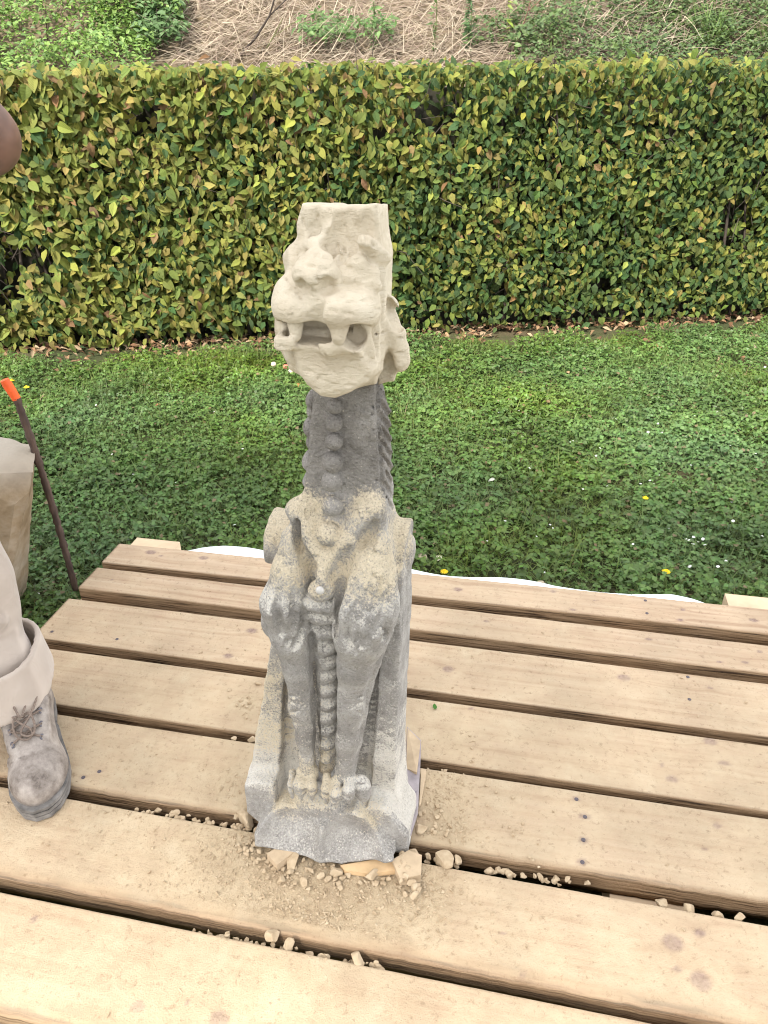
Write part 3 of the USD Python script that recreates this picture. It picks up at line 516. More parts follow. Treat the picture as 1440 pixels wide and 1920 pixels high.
# ------------------------------------------------------------------ signed distance modelling (for carved stone and bodies)
class Field:
    """Distance grid; each added shape carries a part number, so that the finished skin can be cut into parts."""
    def __init__(s, lo, hi, res):
        s.lo, s.res = np.array(lo, float), res
        s.n = np.ceil((np.array(hi) - lo) / res).astype(int) + 1
        s.ax = [(s.lo[k] + np.arange(s.n[k]) * res).astype(np.float32) for k in range(3)]
        s.d = np.full(s.n, 1.0, np.float32); s.parts = {}
    def sub(s, lo, hi):
        a = np.clip(np.floor((np.array(lo) - s.lo) / s.res).astype(int), 0, s.n); b = np.clip(np.ceil((np.array(hi) - s.lo) / s.res).astype(int) + 1, 0, s.n)
        return tuple(slice(int(x), int(y)) for x, y in zip(a, b))
    def grid(s, sl): return np.meshgrid(s.ax[0][sl[0]], s.ax[1][sl[1]], s.ax[2][sl[2]], indexing='ij', sparse=True)
    def put(s, fn, lo, hi, k=0.006, part=0, op='add'):
        m = 0.02 + k * 2; sl = s.sub(np.array(lo) - m, np.array(hi) + m)
        if 0 in [x.stop - x.start for x in sl]: return
        X, Y, Z = s.grid(sl); d = fn(X, Y, Z).astype(np.float32); D = s.d[sl]
        if op == 'add':
            pd = s.parts.setdefault(part, np.full(s.n, 1.0, np.float32)); pd[sl] = np.minimum(pd[sl], d)
            h = np.maximum(k - np.abs(D - d), 0) / max(k, 1e-9); s.d[sl] = np.minimum(D, d) - h * h * k * .25
        elif op == 'cut':
            d = -d; h = np.maximum(k - np.abs(D - d), 0) / max(k, 1e-9); s.d[sl] = np.maximum(D, d) + h * h * k * .25
        else:
            h = np.maximum(k - np.abs(D - d), 0) / max(k, 1e-9); s.d[sl] = np.maximum(D, d) + h * h * k * .25
    def ball(s, c, r, **kw): s.ell(c, (r, r, r), **kw)
    def ell(s, c, r, rot=None, **kw):
        c = np.asarray(c, float); r = np.asarray(r, float); R = np.eye(3) if rot is None else rot; m = r.max()
        def fn(X, Y, Z):
            x, y, z = X - c[0], Y - c[1], Z - c[2]
            a, b, e = (R[0][i] * x + R[1][i] * y + R[2][i] * z for i in range(3))
            k0 = np.sqrt((a / r[0]) ** 2 + (b / r[1]) ** 2 + (e / r[2]) ** 2); k1 = np.sqrt((a / r[0] ** 2) ** 2 + (b / r[1] ** 2) ** 2 + (e / r[2] ** 2) ** 2)
            return k0 * (k0 - 1) / np.maximum(k1, 1e-6)
        s.put(fn, c - m, c + m, **kw)
    def cone(s, a, b, ra, rb, flat=1.0, **kw):
        """Tapered capsule from a to b."""
        a, b = np.asarray(a, float), np.asarray(b, float); ab = b - a; L2 = ab @ ab; m = max(ra, rb)
        def fn(X, Y, Z):
            t = np.clip(((X - a[0]) * ab[0] + (Y - a[1]) * ab[1] + (Z - a[2]) * ab[2]) / L2, 0, 1)
            return np.sqrt((X - a[0] - t * ab[0]) ** 2 + ((Y - a[1] - t * ab[1]) / flat) ** 2 + (Z - a[2] - t * ab[2]) ** 2) - (ra + (rb - ra) * t)
        s.put(fn, np.minimum(a, b) - m, np.maximum(a, b) + m, **kw)
    def chain(s, pts, rad, **kw):
        for i in range(len(pts) - 1): s.cone(pts[i], pts[i + 1], rad[i], rad[i + 1], **kw)
    def box(s, c, h, rot=None, r=0.004, **kw):
        c, h = np.asarray(c, float), np.asarray(h, float); R = np.eye(3) if rot is None else rot; m = np.linalg.norm(h)
        def fn(X, Y, Z):
            x, y, z = X - c[0], Y - c[1], Z - c[2]
            q = [np.abs(R[0][i] * x + R[1][i] * y + R[2][i] * z) - (h[i] - r) for i in range(3)]
            return np.sqrt(sum(np.maximum(k, 0) ** 2 for k in q)) + np.minimum(np.maximum(np.maximum(q[0], q[1]), q[2]), 0) - r
        s.put(fn, c - m, c + m, **kw)
    def prism(s, poly, y0, y1, r=0.005, tilt=0.0, taper=0.0, **kw):
        """Polygon in x, z pushed from y0 to y1, edges rounded; tilt shears y with height, taper narrows it towards the back."""
        P = np.asarray(poly, float); lo, hi = P.min(0), P.max(0); zc = 0.5 * (lo[1] + hi[1]); Q = np.roll(P, -1, 0)
        pad = abs(tilt) * (hi[1] - lo[1])
        def fn(X, Y, Z):
            x, z = X[:, 0, :], Z[:, 0, :]; x, z = np.broadcast_arrays(x, z); best = np.full(x.shape, 1e9); inside = np.zeros(x.shape, bool)
            for (ax, az), (bx, bz) in zip(P, Q):
                ex_, ez_ = bx - ax, bz - az; t = np.clip(((x - ax) * ex_ + (z - az) * ez_) / (ex_ ** 2 + ez_ ** 2 + 1e-12), 0, 1)
                best = np.minimum(best, (x - ax - t * ex_) ** 2 + (z - az - t * ez_) ** 2)
                c = (az > z) != (bz > z); inside ^= c & (x < (bx - ax) * (z - az) / (bz - az + 1e-12) + ax)
            d2 = np.where(inside, -1, 1) * np.sqrt(best)
            yy = Y + tilt * (Z - zc) * -1.0
            q0 = d2[:, None, :] + taper * np.clip(yy - y0, 0, None) + r; q1 = np.abs(yy - (y0 + y1) / 2) - (y1 - y0) / 2 + r
            return np.sqrt(np.maximum(q0, 0) ** 2 + np.maximum(q1, 0) ** 2) + np.minimum(np.maximum(q0, q1), 0) - r
        s.put(fn, (lo[0], y0 - pad, lo[1]), (hi[0], y1 + pad, hi[1]), **kw)
    def rough(s, amp, scale, seed, oct=3):
        g = meshkit.fbm(np.stack(np.meshgrid(*[np.arange(0, n + 4, 4) * s.res * scale for n in s.n], indexing='ij'), -1), oct, seed).astype(np.float32)
        from scipy.ndimage import zoom
        z = zoom(g, [4, 4, 4], order=1)[:s.n[0], :s.n[1], :s.n[2]]; s.d += (z - .5) * amp
    def mesh(s):
        """Surface nets. Returns vertices, triangles, normals (from the field), the part number of every triangle."""
        d = s.d; ins = d < 0; n = s.n
        c = [ins[i:n[0] - 1 + i, j:n[1] - 1 + j, k:n[2] - 1 + k] for i in (0, 1) for j in (0, 1) for k in (0, 1)]
        tot = sum(x.astype(np.int8) for x in c); act = (tot > 0) & (tot < 8); I = np.argwhere(act); ids = -np.ones(act.shape, np.int64); ids[act] = np.arange(len(I))
        acc = np.zeros((len(I), 3)); cnt = np.zeros(len(I)); off = [(i, j, k) for i in (0, 1) for j in (0, 1) for k in (0, 1)]
        val = {o: d[I[:, 0] + o[0], I[:, 1] + o[1], I[:, 2] + o[2]].astype(float) for o in off}
        for o in off:
            for ax in range(3):
                if o[ax]: continue
                o2 = tuple(o[k] + (k == ax) for k in range(3)); a, b = val[o], val[o2]; x = (a < 0) != (b < 0)
                t = np.where(x, a / np.where(a - b == 0, 1, a - b), 0); p = np.array(o, float)[None] + np.eye(3)[ax] * t[:, None]
                acc += np.where(x[:, None], p, 0); cnt += x
        V = s.lo + (I + acc / cnt[:, None]) * s.res
        F_ = []
        for ax in range(3):
            u, v = (ax + 1) % 3, (ax + 2) % 3
            sl0 = [slice(None)] * 3; sl1 = [slice(None)] * 3; sl0[ax] = slice(0, n[ax] - 1); sl1[ax] = slice(1, n[ax])
            for k in (u, v): sl0[k] = slice(1, n[k] - 1); sl1[k] = slice(1, n[k] - 1)
            a, b = ins[tuple(sl0)], ins[tuple(sl1)]; E = np.argwhere(a != b); flip = a[a != b]
            for k in (u, v): E[:, k] += 1
            def at(du, dv):
                G = E.copy(); G[:, u] -= du; G[:, v] -= dv; return ids[G[:, 0], G[:, 1], G[:, 2]]
            q = np.stack([at(1, 1), at(0, 1), at(0, 0), at(1, 0)], 1); q[~flip] = q[~flip][:, ::-1]; F_.append(q)
        q = np.vstack(F_); tri = np.vstack([q[:, [0, 1, 2]], q[:, [0, 2, 3]]])
        g = np.gradient(d[:, :, :], s.res) if d.size < 2.5e7 else None
        from scipy.ndimage import map_coordinates
        co = ((V - s.lo) / s.res).T
        N = unit(np.stack([map_coordinates(x, co, order=1, mode='nearest') for x in g], 1))
        lab = None
        if len(s.parts) > 1:
            keys = list(s.parts); cc = ((V[tri].mean(1) - s.lo) / s.res).T
            dist = np.stack([map_coordinates(s.parts[k], cc, order=1, mode='nearest') for k in keys], 1); lab = np.array(keys, dtype=object)[dist.argmin(1)]
        return V, tri, N, lab
def piece(V, tri, N, mask=None, extra=()):
    t = tri if mask is None else tri[mask]; u, inv = np.unique(t, return_inverse=True)
    return (V[u], inv.reshape(-1, 3), N[u]), u
def rotm(rx=0, ry=0, rz=0):
    return trimesh.transformations.euler_matrix(math.radians(rx), math.radians(ry), math.radians(rz))[:3, :3]

# ------------------------------------------------------------------ sculpture
LEAN = math.radians(4.0); SZ = DECK_Z + 0.006
SO = onz(640, 1602, SZ)
LX = math.cos(LEAN) * DT - math.sin(LEAN) * np.array([0, 0, 1.]); LY = DN; LZ = math.cos(LEAN) * np.array([0, 0, 1.]) + math.sin(LEAN) * DT
def q(px, py, Y):                                           # the point of the carving at depth Y (its own frame) seen at a pixel
    d = ray(px, py); t = (Y - (CAM - SO) @ LY) / (d @ LY); w = CAM + d * t - SO; return np.array([w @ LX, Y, w @ LZ])
def q2(pts, Y): return np.array([q(a, b, Y if len(c) == 0 else c[0])[[0, 2]] for a, b, *c in pts])
def world(V): return SO + V[:, :1] * LX + V[:, 1:2] * LY + V[:, 2:] * LZ
def wn(N): return N[:, :1] * LX + N[:, 1:2] * LY + N[:, 2:] * LZ
sculpt = thing('stone_sculpture', 'tall carved stone beast, grey weathered body and new pale unfinished head, on the planks', 'sculpture')

B = Field((-0.215, -0.075, -0.02), (0.155, 0.215, 0.80), 0.0023)
PY = 0.062
# pillar: raised border strips and a sunk inner panel
left = [(486, 1552, .03), (473, 1520, .045), (470, 1440, .055), (478, 1400, PY), (494, 1300, PY), (510, 1195, PY), (520, 1080, PY + .01)]
right = [(755, 1062, PY + .01), (752, 1180, PY), (748, 1300, PY), (744, 1400, PY), (742, 1480, .055), (744, 1560, .035), (744, 1592, .022)]
pl = np.array([q(*a)[[0, 2]] for a in left + right]); pl[0, 1] = pl[-1, 1] = 0.0; pl[0, 0] += .0
B.prism(pl, PY - .006, PY + .085, r=.004, tilt=.02, part='pillar', k=.002)
B.prism(np.array([[pl[0, 0] + .004, 0.0], [pl[1, 0] - .002, .02], [pl[2, 0], .085], [pl[2, 0] + .02, .10], [pl[-2, 0] - .02, .10], [pl[-2, 0] + .018, .045], [pl[-2, 0] + .022, 0.0]]), .022, .11, r=.006, part='pillar', k=.012)
ip = np.array([q(*a)[[0, 2]] for a in [(534, 1490, PY), (528, 1440, PY), (531, 1320, PY), (540, 1200, PY), (560, 1110, PY), (700, 1110, PY), (713, 1200, PY), (708, 1320, PY), (700, 1430, PY), (696, 1490, PY)]])
B.prism(ip, PY - .05, PY + .014, r=.002, tilt=.02, op='cut', k=.003)
# scroll at the pillar's top
vl, vr = q(512, 1000, .12), q(768, 1022, .12)
def volute(X, Y, Z):
    t = np.clip((X - vl[0]) / (vr[0] - vl[0]), 0, 1); zc = vl[2] + (vr[2] - vl[2]) * t; rr = .037 + .003 * (np.abs(t - .5) * 2) ** 2
    q0 = np.sqrt((Y - .115) ** 2 + (Z - zc) ** 2) - rr + .004; q1 = np.abs(X - (vl[0] + vr[0]) / 2) - (vr[0] - vl[0]) / 2 + .004
    return np.sqrt(np.maximum(q0, 0) ** 2 + np.maximum(q1, 0) ** 2) + np.minimum(np.maximum(q0, q1), 0) - .004
B.put(volute, (vl[0], .07, vl[2] - .05), (vr[0], .16, vl[2] + .05), part='scroll', k=.006)
e = q(778, 1022, .10); B.ell((vr[0] + .001, .112, vr[2] - .006), (.009, .024, .026), part='scroll', k=.003)
B.ell((vl[0] - .001, .112, vl[2]), (.006, .024, .026), part='scroll', k=.003)
B.prism(np.array([q(*a)[[0, 2]] for a in [(548, 1080, .08), (548, 975, .08), (728, 975, .08), (748, 1080, .08)]]), .06, .13, r=.008, part='torso', k=.012)
# neck
nk = np.array([q(*a)[[0, 2]] for a in [(560, 985, .045), (566, 930, .045), (573, 860, .045), (580, 790, .045), (584, 700, .045), (706, 700, .045), (709, 790, .045), (713, 860, .045), (717, 930, .045), (722, 985, .045)]])
B.prism(nk, .040, .140, r=.008, taper=.28, part='neck', k=.008)
# mane curls on both sides of the neck
for py, Y, rx, rz, tl in [(752, .078, .012, .022, 8), (782, .098, .012, .019, 20), (808, .078, .013, .022, 30), (840, .092, .015, .027, 24), (878, .082, .013, .022, 32), (906, .096, .014, .025, 32), (938, .084, .014, .026, 28)]:
    xr = q(np.interp(py, [700, 790, 860, 930, 985], [706, 709, 713, 717, 722]), py, .045)[0] - .004; c = q(716, py, Y); c[0] = xr - .007; R = rotm(18, -tl, 0); B.ell(c, (rx, .030, rz), R, part='mane', k=.0025)
    B.ell(c + [.004, -.022, .012], (rx * .7, .010, rz * .6), R, part='mane', k=.003)
for k_ in range(8):
    y_ = 742 + 27 * k_; a_ = q(np.interp(y_, [700, 790, 860, 930, 985], [704, 707, 711, 715, 719]), y_ - 14, .055); b_ = q(np.interp(y_, [700, 790, 860, 930, 985], [717, 720, 722, 724, 726]), y_ + 26, .088); B.cone(a_, b_, .0055, .0105, part='mane', k=.002)
for px, py, r in [(590, 745, .010), (591, 766, .009), (588, 798, .012), (589, 824, .010), (585, 860, .011), (582, 895, .008)]:
    c = q(px, py, .10); B.ell(c, (r, .022, r * 1.15), part='mane', k=.004)
B.chain([q(a, b, .051) for a, b in [(707, 742), (709, 790), (712, 860), (716, 925)]], [.0032] * 4, op='cut', k=.0012)
for k_ in range(9):
    y_ = 738 + 25 * k_; B.cone(q(712 + k_ * .8, y_ - 8, .058), q(738 + k_ * 1.0, y_ + 30, .100), .0036, .0042, op='cut', k=.0012)
B.chain([q(a, b, .046) for a, b in [(583, 742), (580, 790), (576, 860)]], [.0026] * 3, op='cut', k=.0012)
# chest and shoulders
ch = np.array([q(*a)[[0, 2]] for a in [(506, 1175, .03), (509, 1110, .03), (527, 1040, .035), (553, 985, .04), (568, 940, .045), (716, 940, .045), (728, 1000, .04), (736, 1060, .035), (738, 1120, .03), (728, 1200, .03), (660, 1150, .03), (560, 1150, .03)]])
B.prism(ch, .028, .085, r=.016, tilt=.05, taper=.25, part='torso', k=.014)
B.cone(q(556, 955, .035), q(612, 1078, .010), .014, .013, part='torso', k=.016)
B.cone(q(694, 955, .035), q(618, 1078, .010), .017, .014, part='torso', k=.016)
B.ell(q(606, 1082, .012), (.020, .018, .018), part='torso', k=.014)
# shoulder masses and fore legs
def leg(pts, **kw): B.chain([q(a, b, y) for a, b, y, r in pts], [r for *_, r in pts], **kw)
leg([(552, 1010, .030, .017), (544, 1070, .022, .022), (534, 1130, .016, .030), (546, 1188, .022, .0265), (560, 1250, .026, .0205), (568, 1320, .028, .0190), (576, 1385, .028, .0155), (581, 1450, .024, .0135)], part='foreleg_left', k=.012)
leg([(700, 1030, .032, .022), (694, 1085, .020, .032), (686, 1135, .012, .040), (676, 1185, .014, .036), (664, 1250, .020, .0225), (656, 1320, .024, .0185), (651, 1385, .024, .0165), (646, 1450, .020, .0145)], part='foreleg_right', k=.012)
leg([(720, 1180, .042, .013), (700, 1240, .042, .010), (684, 1310, .042, .007), (672, 1390, .036, .006), (662, 1440, .030, .005)], part='foreleg_right', k=.006)
B.ell(q(517, 1150, .028), (.017, .022, .040), rotm(0, 10, 0), part='foreleg_left', k=.004)
# pits
B.ell(q(562, 1003, .026), (.0065, .014, .026), rotm(0, -4, 0), op='cut', k=.008)
B.ell(q(689, 1003, .022), (.010, .016, .024), rotm(0, 28, 0), op='cut', k=.008)
B.ell(q(578, 1062, .008), (.009, .014, .024), rotm(0, -18, 0), op='cut', k=.012)
B.ell(q(641, 1062, .004), (.010, .014, .026), rotm(0, 22, 0), op='cut', k=.012)
B.ell(q(586, 1135, .000), (.006, .016, .050), rotm(0, -3, 0), op='cut', k=.008)
B.ell(q(636, 1140, .000), (.006, .016, .050), rotm(0, 2, 0), op='cut', k=.008)
# belly ridges down to the segmented tail between the legs
tl = [(601, 1128), (605, 1150), (608, 1178), (610, 1206), (612, 1233), (613, 1260), (614, 1287), (615, 1312), (615, 1337), (615, 1362), (615, 1386), (614, 1410), (613, 1432)]
for i, (a, b) in enumerate(tl):
    Y = .012 + min(i, 4) * .0075; w = 1.08 * np.array([.026, .023, .020, .0185, .0175, .0165, .016, .0155, .015, .0145, .0140, .0135, .012])[i]
    B.ell(q(a, b, Y + .006), (w, .019, .0140), part='tail', k=.002)
B.cone(q(588, 1185, .026), q(596, 1432, .034), .0058, .0040, flat=4, op='cut', k=.002); B.cone(q(636, 1185, .026), q(632, 1432, .034), .0058, .0040, flat=4, op='cut', k=.002)
B.cone(q(603, 1130, .040), q(613, 1440, .056), .014, .008, part='tail', k=.003)
# navel stud
c = q(600, 1106, -.006); B.ell(q(600, 1107, .000), (.016, .012, .015), part='torso', k=.006)
# beads down the throat
for i, (px, py, r, Y) in enumerate([(627, 762, .0095, .036), (626.5, 794, .0105, .036), (626, 829, .0112, .036), (624, 865, .0120, .036), (622, 903, .0125, .035), (622, 949, .0132, .032), (616, 1000, .0150, .026)]):
    B.ball(q(px, py, Y - .003), r, part=f'bead_{i}', k=.0015)
# paws
for px, py, rx, L, Y, side in [(548, 1474, .0085, .030, .012, 'left'), (564, 1474, .0120, .034, .004, 'left'), (585, 1476, .0100, .032, .004, 'left'), (613, 1482, .0095, .030, .002, 'right'), (631, 1490, .0125, .038, -.004, 'right'), (655, 1484, .0110, .040, -.002, 'right')]:
    a = q(px, py - 26, Y + .016); b = q(px - 1, py - 4, Y); c = q(px, py + 18, Y + .001)
    rx *= .9; B.cone(a, b, rx * .75, rx * .85, part='paw_' + side, k=.003); B.ball(b, rx * 1.05, part='paw_' + side, k=.0015); B.ell(b + [0, .001, -.013], (rx * .92, rx, .0085), part='paw_' + side, k=.001); B.cone(b + [0, .002, -.018], c - [0, 0, .004], rx * .62, rx * .35, part='paw_' + side, k=.001)
B.ell(q(679, 1478, .016), (.014, .014, .026), rotm(0, -14, 0), part='leaf_base', k=.004)
# ledge under the paws and the two-lobed leaf at the foot
B.ell(q(612, 1500, .038), (.052, .030, .022), part='leaf_base', k=.010)
lf = [(490, 1570, .012), (489, 1530, .020), (510, 1505, .028), (533, 1492, .032), (552, 1504, .026), (580, 1528, .016), (610, 1537, .008), (640, 1528, .010), (664, 1514, .014), (684, 1522, .016), (700, 1555, .008), (722, 1590, .0), (740, 1607, -.004), (697, 1619, -.014), (640, 1621, -.018), (603, 1619, -.018), (573, 1606, -.012), (521, 1588, .0)]
lp = np.array([q(*a)[[0, 2]] for a in lf]); lp[:, 1] = np.maximum(lp[:, 1], 0.0)
zt_ = lp[:, 1].max()
def leafbase(X, Y, Z):
    x, z = np.broadcast_arrays(X[:, 0, :], Z[:, 0, :]); best = np.full(x.shape, 1e9); inside = np.zeros(x.shape, bool)
    for (ax, az), (bx, bz) in zip(lp, np.roll(lp, -1, 0)):
        ex_, ez_ = bx - ax, bz - az; t = np.clip(((x - ax) * ex_ + (z - az) * ez_) / (ex_ ** 2 + ez_ ** 2 + 1e-12), 0, 1)
        best = np.minimum(best, (x - ax - t * ex_) ** 2 + (z - az - t * ez_) ** 2); c = (az > z) != (bz > z); inside ^= c & (x < (bx - ax) * (z - az) / (bz - az + 1e-12) + ax)
    d2 = np.where(inside, -1, 1) * np.sqrt(best)
    xc = q(604, 1580, -.01)[0]; u = (x - xc) / .085; vz = z / zt_
    lobe = np.minimum(((u - .55) / .62) ** 2, ((u + .60) / .60) ** 2)
    front = -.022 + .030 * vz ** 1.3 + .038 * np.clip(1 - lobe, 0, 1) * np.clip(1.15 - vz * .8, 0, 1) * np.clip(vz * 2.2, 0, 1) - .007 * np.clip(vz * 4 + .3, 0, 1) * np.exp(-(u / (.05 + .10 * (1 - vz))) ** 2) - .016 * np.clip((vz - .50 - .22 * np.exp(-(u / .3) ** 2)) / .4, 0, 1) ** 2 * (np.abs(u) > .0)
    r = .006; q0 = d2[:, None, :] + r; q1 = np.maximum(front[:, None, :] - Y, Y - .075) + r
    return np.sqrt(np.maximum(q0, 0) ** 2 + np.maximum(q1, 0) ** 2) + np.minimum(np.maximum(q0, q1), 0) - r
B.put(leafbase, (lp[:, 0].min(), -.05, -.01), (lp[:, 0].max(), .08, zt_), part='leaf_base', k=.003)
B.put(lambda X, Y, Z: -Z + 0 * X + 0 * Y, B.lo, B.lo + B.n * B.res, op='keep', k=.002)
# locks of hair hanging from the shoulders and elbows, laid on the finished surface
from scipy.ndimage import map_coordinates as _mc
def surf(F_, px, py):
    d = ray(px, py); o = CAM - SO; t = np.linspace(.55, 1.25, 900) / np.linalg.norm(d); W_ = o + t[:, None] * d; L_ = np.stack([W_ @ LX, W_ @ LY, W_ @ LZ], 1)
    v = _mc(F_.d, ((L_ - F_.lo) / F_.res).T, order=1, mode='constant', cval=1.0); k = int(np.argmax(v < 0)); return L_[k]
LOCKS = [('right', .0070, [(734, 1085), (730, 1130), (720, 1172), (700, 1212)]), ('right', .0060, [(712, 1120), (702, 1155), (694, 1190), (690, 1216)]), ('left', .0060, [(506, 1110), (508, 1150), (524, 1196)])]
placed = [(sd, r, [surf(B, a, b) for a, b in pts]) for sd, r, pts in LOCKS]
for sd, r, pts in placed: B.chain([p_ + [0, r * .7, 0] for p_ in pts], [r * .5] + [r * 1.3] * (len(pts) - 2) + [r * .7], part='foreleg_' + sd, k=.004)
grooves = [('r', [(716, 1088), (708, 1125), (696, 1165), (690, 1205)]), ('r', [(694, 1100), (680, 1140), (668, 1180), (676, 1215)]), ('r', [(726, 1110), (718, 1150), (706, 1192)]), ('r', [(672, 1125), (656, 1165), (652, 1200), (664, 1226)]), ('r', [(734, 1120), (730, 1160), (720, 1196)]),
           ('l', [(520, 1105), (518, 1145), (530, 1190)]), ('l', [(548, 1120), (552, 1165), (540, 1206)]), ('l', [(568, 1140), (568, 1180), (552, 1216)])]
grooves = [(sd, [surf(B, a, b) for a, b in pts]) for sd, pts in grooves]
for sd, pts in grooves: B.chain(pts, [.0028, .0058, .0058, .0034][:len(pts)], op='cut', k=.003)
B.rough(.0030, 60, 5, 2); B.rough(.0035, 22, 6, 2); B.rough(.0022, 150, 7, 1)
gt = np.random.default_rng(91)
def strokes(F_, n, x0, x1, y0, y1, ang, dev, r, skip=None):
    for k in range(n):
        a = gt.uniform(x0, x1); b = gt.uniform(y0, y1); ln = gt.uniform(6, 15); an = gt.normal(ang, dev); s_ = surf(F_, a, b); e_ = surf(F_, a + ln * math.cos(an), b + ln * math.sin(an))
        if (skip and skip(a, b)) or s_[1] > .14 or e_[1] > .14 or np.linalg.norm(e_ - s_) > .02: continue
        F_.cone(s_ - [0, .0004, 0], e_ - [0, .0004, 0], r, r * .7, op='cut', k=.0008)
strokes(B, 300, 572, 704, 752, 940, .12, .25, .0014, lambda a, b: 605 < a < 646)
strokes(B, 90, 668, 700, 1300, 1480, -.15, .12, .0024); strokes(B, 60, 530, 550, 1300, 1470, .1, .2, .0022); strokes(B, 160, 510, 735, 945, 1130, 1.2, .5, .0018); strokes(B, 120, 500, 735, 1130, 1260, 1.4, .35, .0018)
V, tri, N, lab = B.mesh(); WV, WNn = world(V), wn(N)
lab_v = np.full(len(V), '', dtype=object); lab_v[tri[:, 0]] = lab
# settled stone dust: on faces that look up, and heaped on the shoulders, scroll and ledge
fn = meshkit.fbm(WV * 26, 3, 12)
def blob(px, py, Y, s): c = q(px, py, Y); return np.exp(-((V - c) ** 2).sum(1) / s ** 2)
pale = np.clip(np.clip(WNn[:, 2] * 1.5 + .28, 0, 1) * 1.0 * np.clip((0.60 - V[:, 2]) * 9, 0.10, 1) + (fn - .5) * .9 - .16, 0, 1)
pale += .75 * np.clip((q(600, 1330, .03)[2] - V[:, 2]) * 6, 0, .9) * (V[:, 1] > .04) * (np.abs(V[:, 0] + .03) > .05) * np.clip(WNn[:, 2] * 4 + 1.0, 0, 1)
pale += .40 * (lab_v == 'pillar') * (V[:, 1] < PY + .03) * np.clip((.38 - V[:, 2]) * 6, 0, 1) * np.clip(1.2 * fn, 0, 1)
pale *= np.where((V[:, 2] < .085) & (V[:, 1] < .035), .45, 1.0)
ochre = 1.0 * blob(545, 1055, .02, .040) + 1.1 * blob(690, 1065, .02, .045) + .9 * blob(530, 985, .10, .05) + .8 * blob(755, 990, .10, .06) + .9 * blob(572, 950, .03, .03) + .8 * blob(690, 950, .03, .025) + .7 * blob(610, 1025, .01, .03) + .75 * blob(600, 1450, .02, .05) + .9 * blob(540, 1505, .02, .03) + .7 * blob(690, 1530, .02, .03) + .8 * blob(515, 1280, PY, .08) + .7 * blob(500, 1380, PY, .06) + .5 * blob(600, 1118, -.01, .02) + .5 * blob(610, 1512, .0, .035)
ochre = np.clip(ochre * (.45 + 1.1 * np.clip(WNn[:, 2] + .35, 0, 1)) * (.5 + fn), 0, 1)
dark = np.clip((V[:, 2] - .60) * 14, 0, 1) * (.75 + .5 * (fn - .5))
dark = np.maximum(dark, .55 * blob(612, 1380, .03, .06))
stone = mat('weathered_stone', {
    'pl': ('attribute', {'attribute': 'pale'}), 'oc': ('attribute', {'attribute': 'ochre'}), 'dk': ('attribute', {'attribute': 'dark'}), 'g': ('geometry', {}),
    'n1': ('noise_texture', {'scale': 28.0, 'detail': 8.0, 'roughness': 0.65}), 'n2': ('noise_texture', {'scale': 330.0, 'detail': 5.0, 'roughness': 0.75}), 'v': ('voronoi_texture', {'scale': 300.0, 'feature': 'f1'}),
    'mp': ('mapping', {'scale': (40.0, 40.0, 260.0)}), 'tm': ('noise_texture', {'scale': 1.0, 'detail': 2.0}),
    'rb': ('rgb_ramp', {'ramp': [(0.3, (0.25, 0.236, 0.218)), (0.55, (0.39, 0.370, 0.342)), (0.75, (0.54, 0.515, 0.475))]}),
    'rd': ('rgb_ramp', {'ramp': [(0.3, (0.155, 0.140, 0.122)), (0.6, (0.245, 0.225, 0.198)), (0.8, (0.36, 0.335, 0.30))]}),
    's1': ('math', {'math_type': 'multiply_add', 'value2': 5.5, 'value3': -2.75}), 's2': ('math', {'math_type': 'multiply_add', 'value2': 1.9}), 's3': ('math', {'math_type': 'add', 'use_clamp': True}), 's3b': ('math', {'math_type': 'add', 'value2': -0.72, 'use_clamp': True}),
    'o2': ('math', {'math_type': 'multiply_add', 'value2': 2.0}), 'o3': ('math', {'math_type': 'add', 'value2': -0.80, 'use_clamp': True}),
    'md': ('mix', {}), 'mp1': ('mix', {'color2': (0.62, 0.585, 0.52)}), 'mo': ('mix', {'color2': (0.60, 0.515, 0.375)}),
    'sp': ('rgb_ramp', {'ramp': [(0.30, (0.50, 0.48, 0.46)), (0.46, (0.98, 0.98, 0.98)), (0.60, (1.05, 1.05, 1.05)), (0.70, (1.5, 1.48, 1.44))]}), 'mm': ('mix', {'mix_type': 'multiply', 'fac': 0.8}),
    'b1': ('bump', {'strength': 1.0, 'distance': 0.0042}), 'b2': ('bump', {'strength': 0.22, 'distance': 0.002}), 'b3': ('bump', {'strength': 0.55, 'distance': 0.0022}),
    'p': ('principled_bsdf', {'roughness': 0.93, 'specular_ior_level': 0.15})},
    [('g.position', 'n1.vector'), ('g.position', 'n2.vector'), ('g.position', 'v.vector'), ('g.position', 'mp.vector'), ('mp.vector', 'tm.vector'), ('n1.fac', 'rb.fac'), ('n1.fac', 'rd.fac'), ('dk.fac', 'md.fac'), ('rb.color', 'md.color1'), ('rd.color', 'md.color2'),
     ('n2.fac', 's1.value1'), ('pl.fac', 's2.value1'), ('s1.value', 's2.value3'), ('s2.value', 's3b.value1'), ('s3b.value', 'mp1.fac'), ('md.color', 'mp1.color1'),
     ('oc.fac', 'o2.value1'), ('s1.value', 'o2.value3'), ('o2.value', 'o3.value1'), ('o3.value', 'mo.fac'), ('mp1.color', 'mo.color1'),
     ('n2.fac', 'sp.fac'), ('mo.color', 'mm.color1'), ('sp.color', 'mm.color2'), ('mm.color', 'p.base_color'),
     ('n2.fac', 'b1.height'), ('v.distance', 'b3.height'), ('tm.fac', 'b2.height'), ('b1.normal', 'b2.normal'), ('b2.normal', 'b3.normal'), ('b3.normal', 'p.normal')])
names = {'foreleg_left': ('foreleg', None), 'foreleg_right': ('foreleg', None), 'paw_left': ('paw', None), 'paw_right': ('paw', None)}
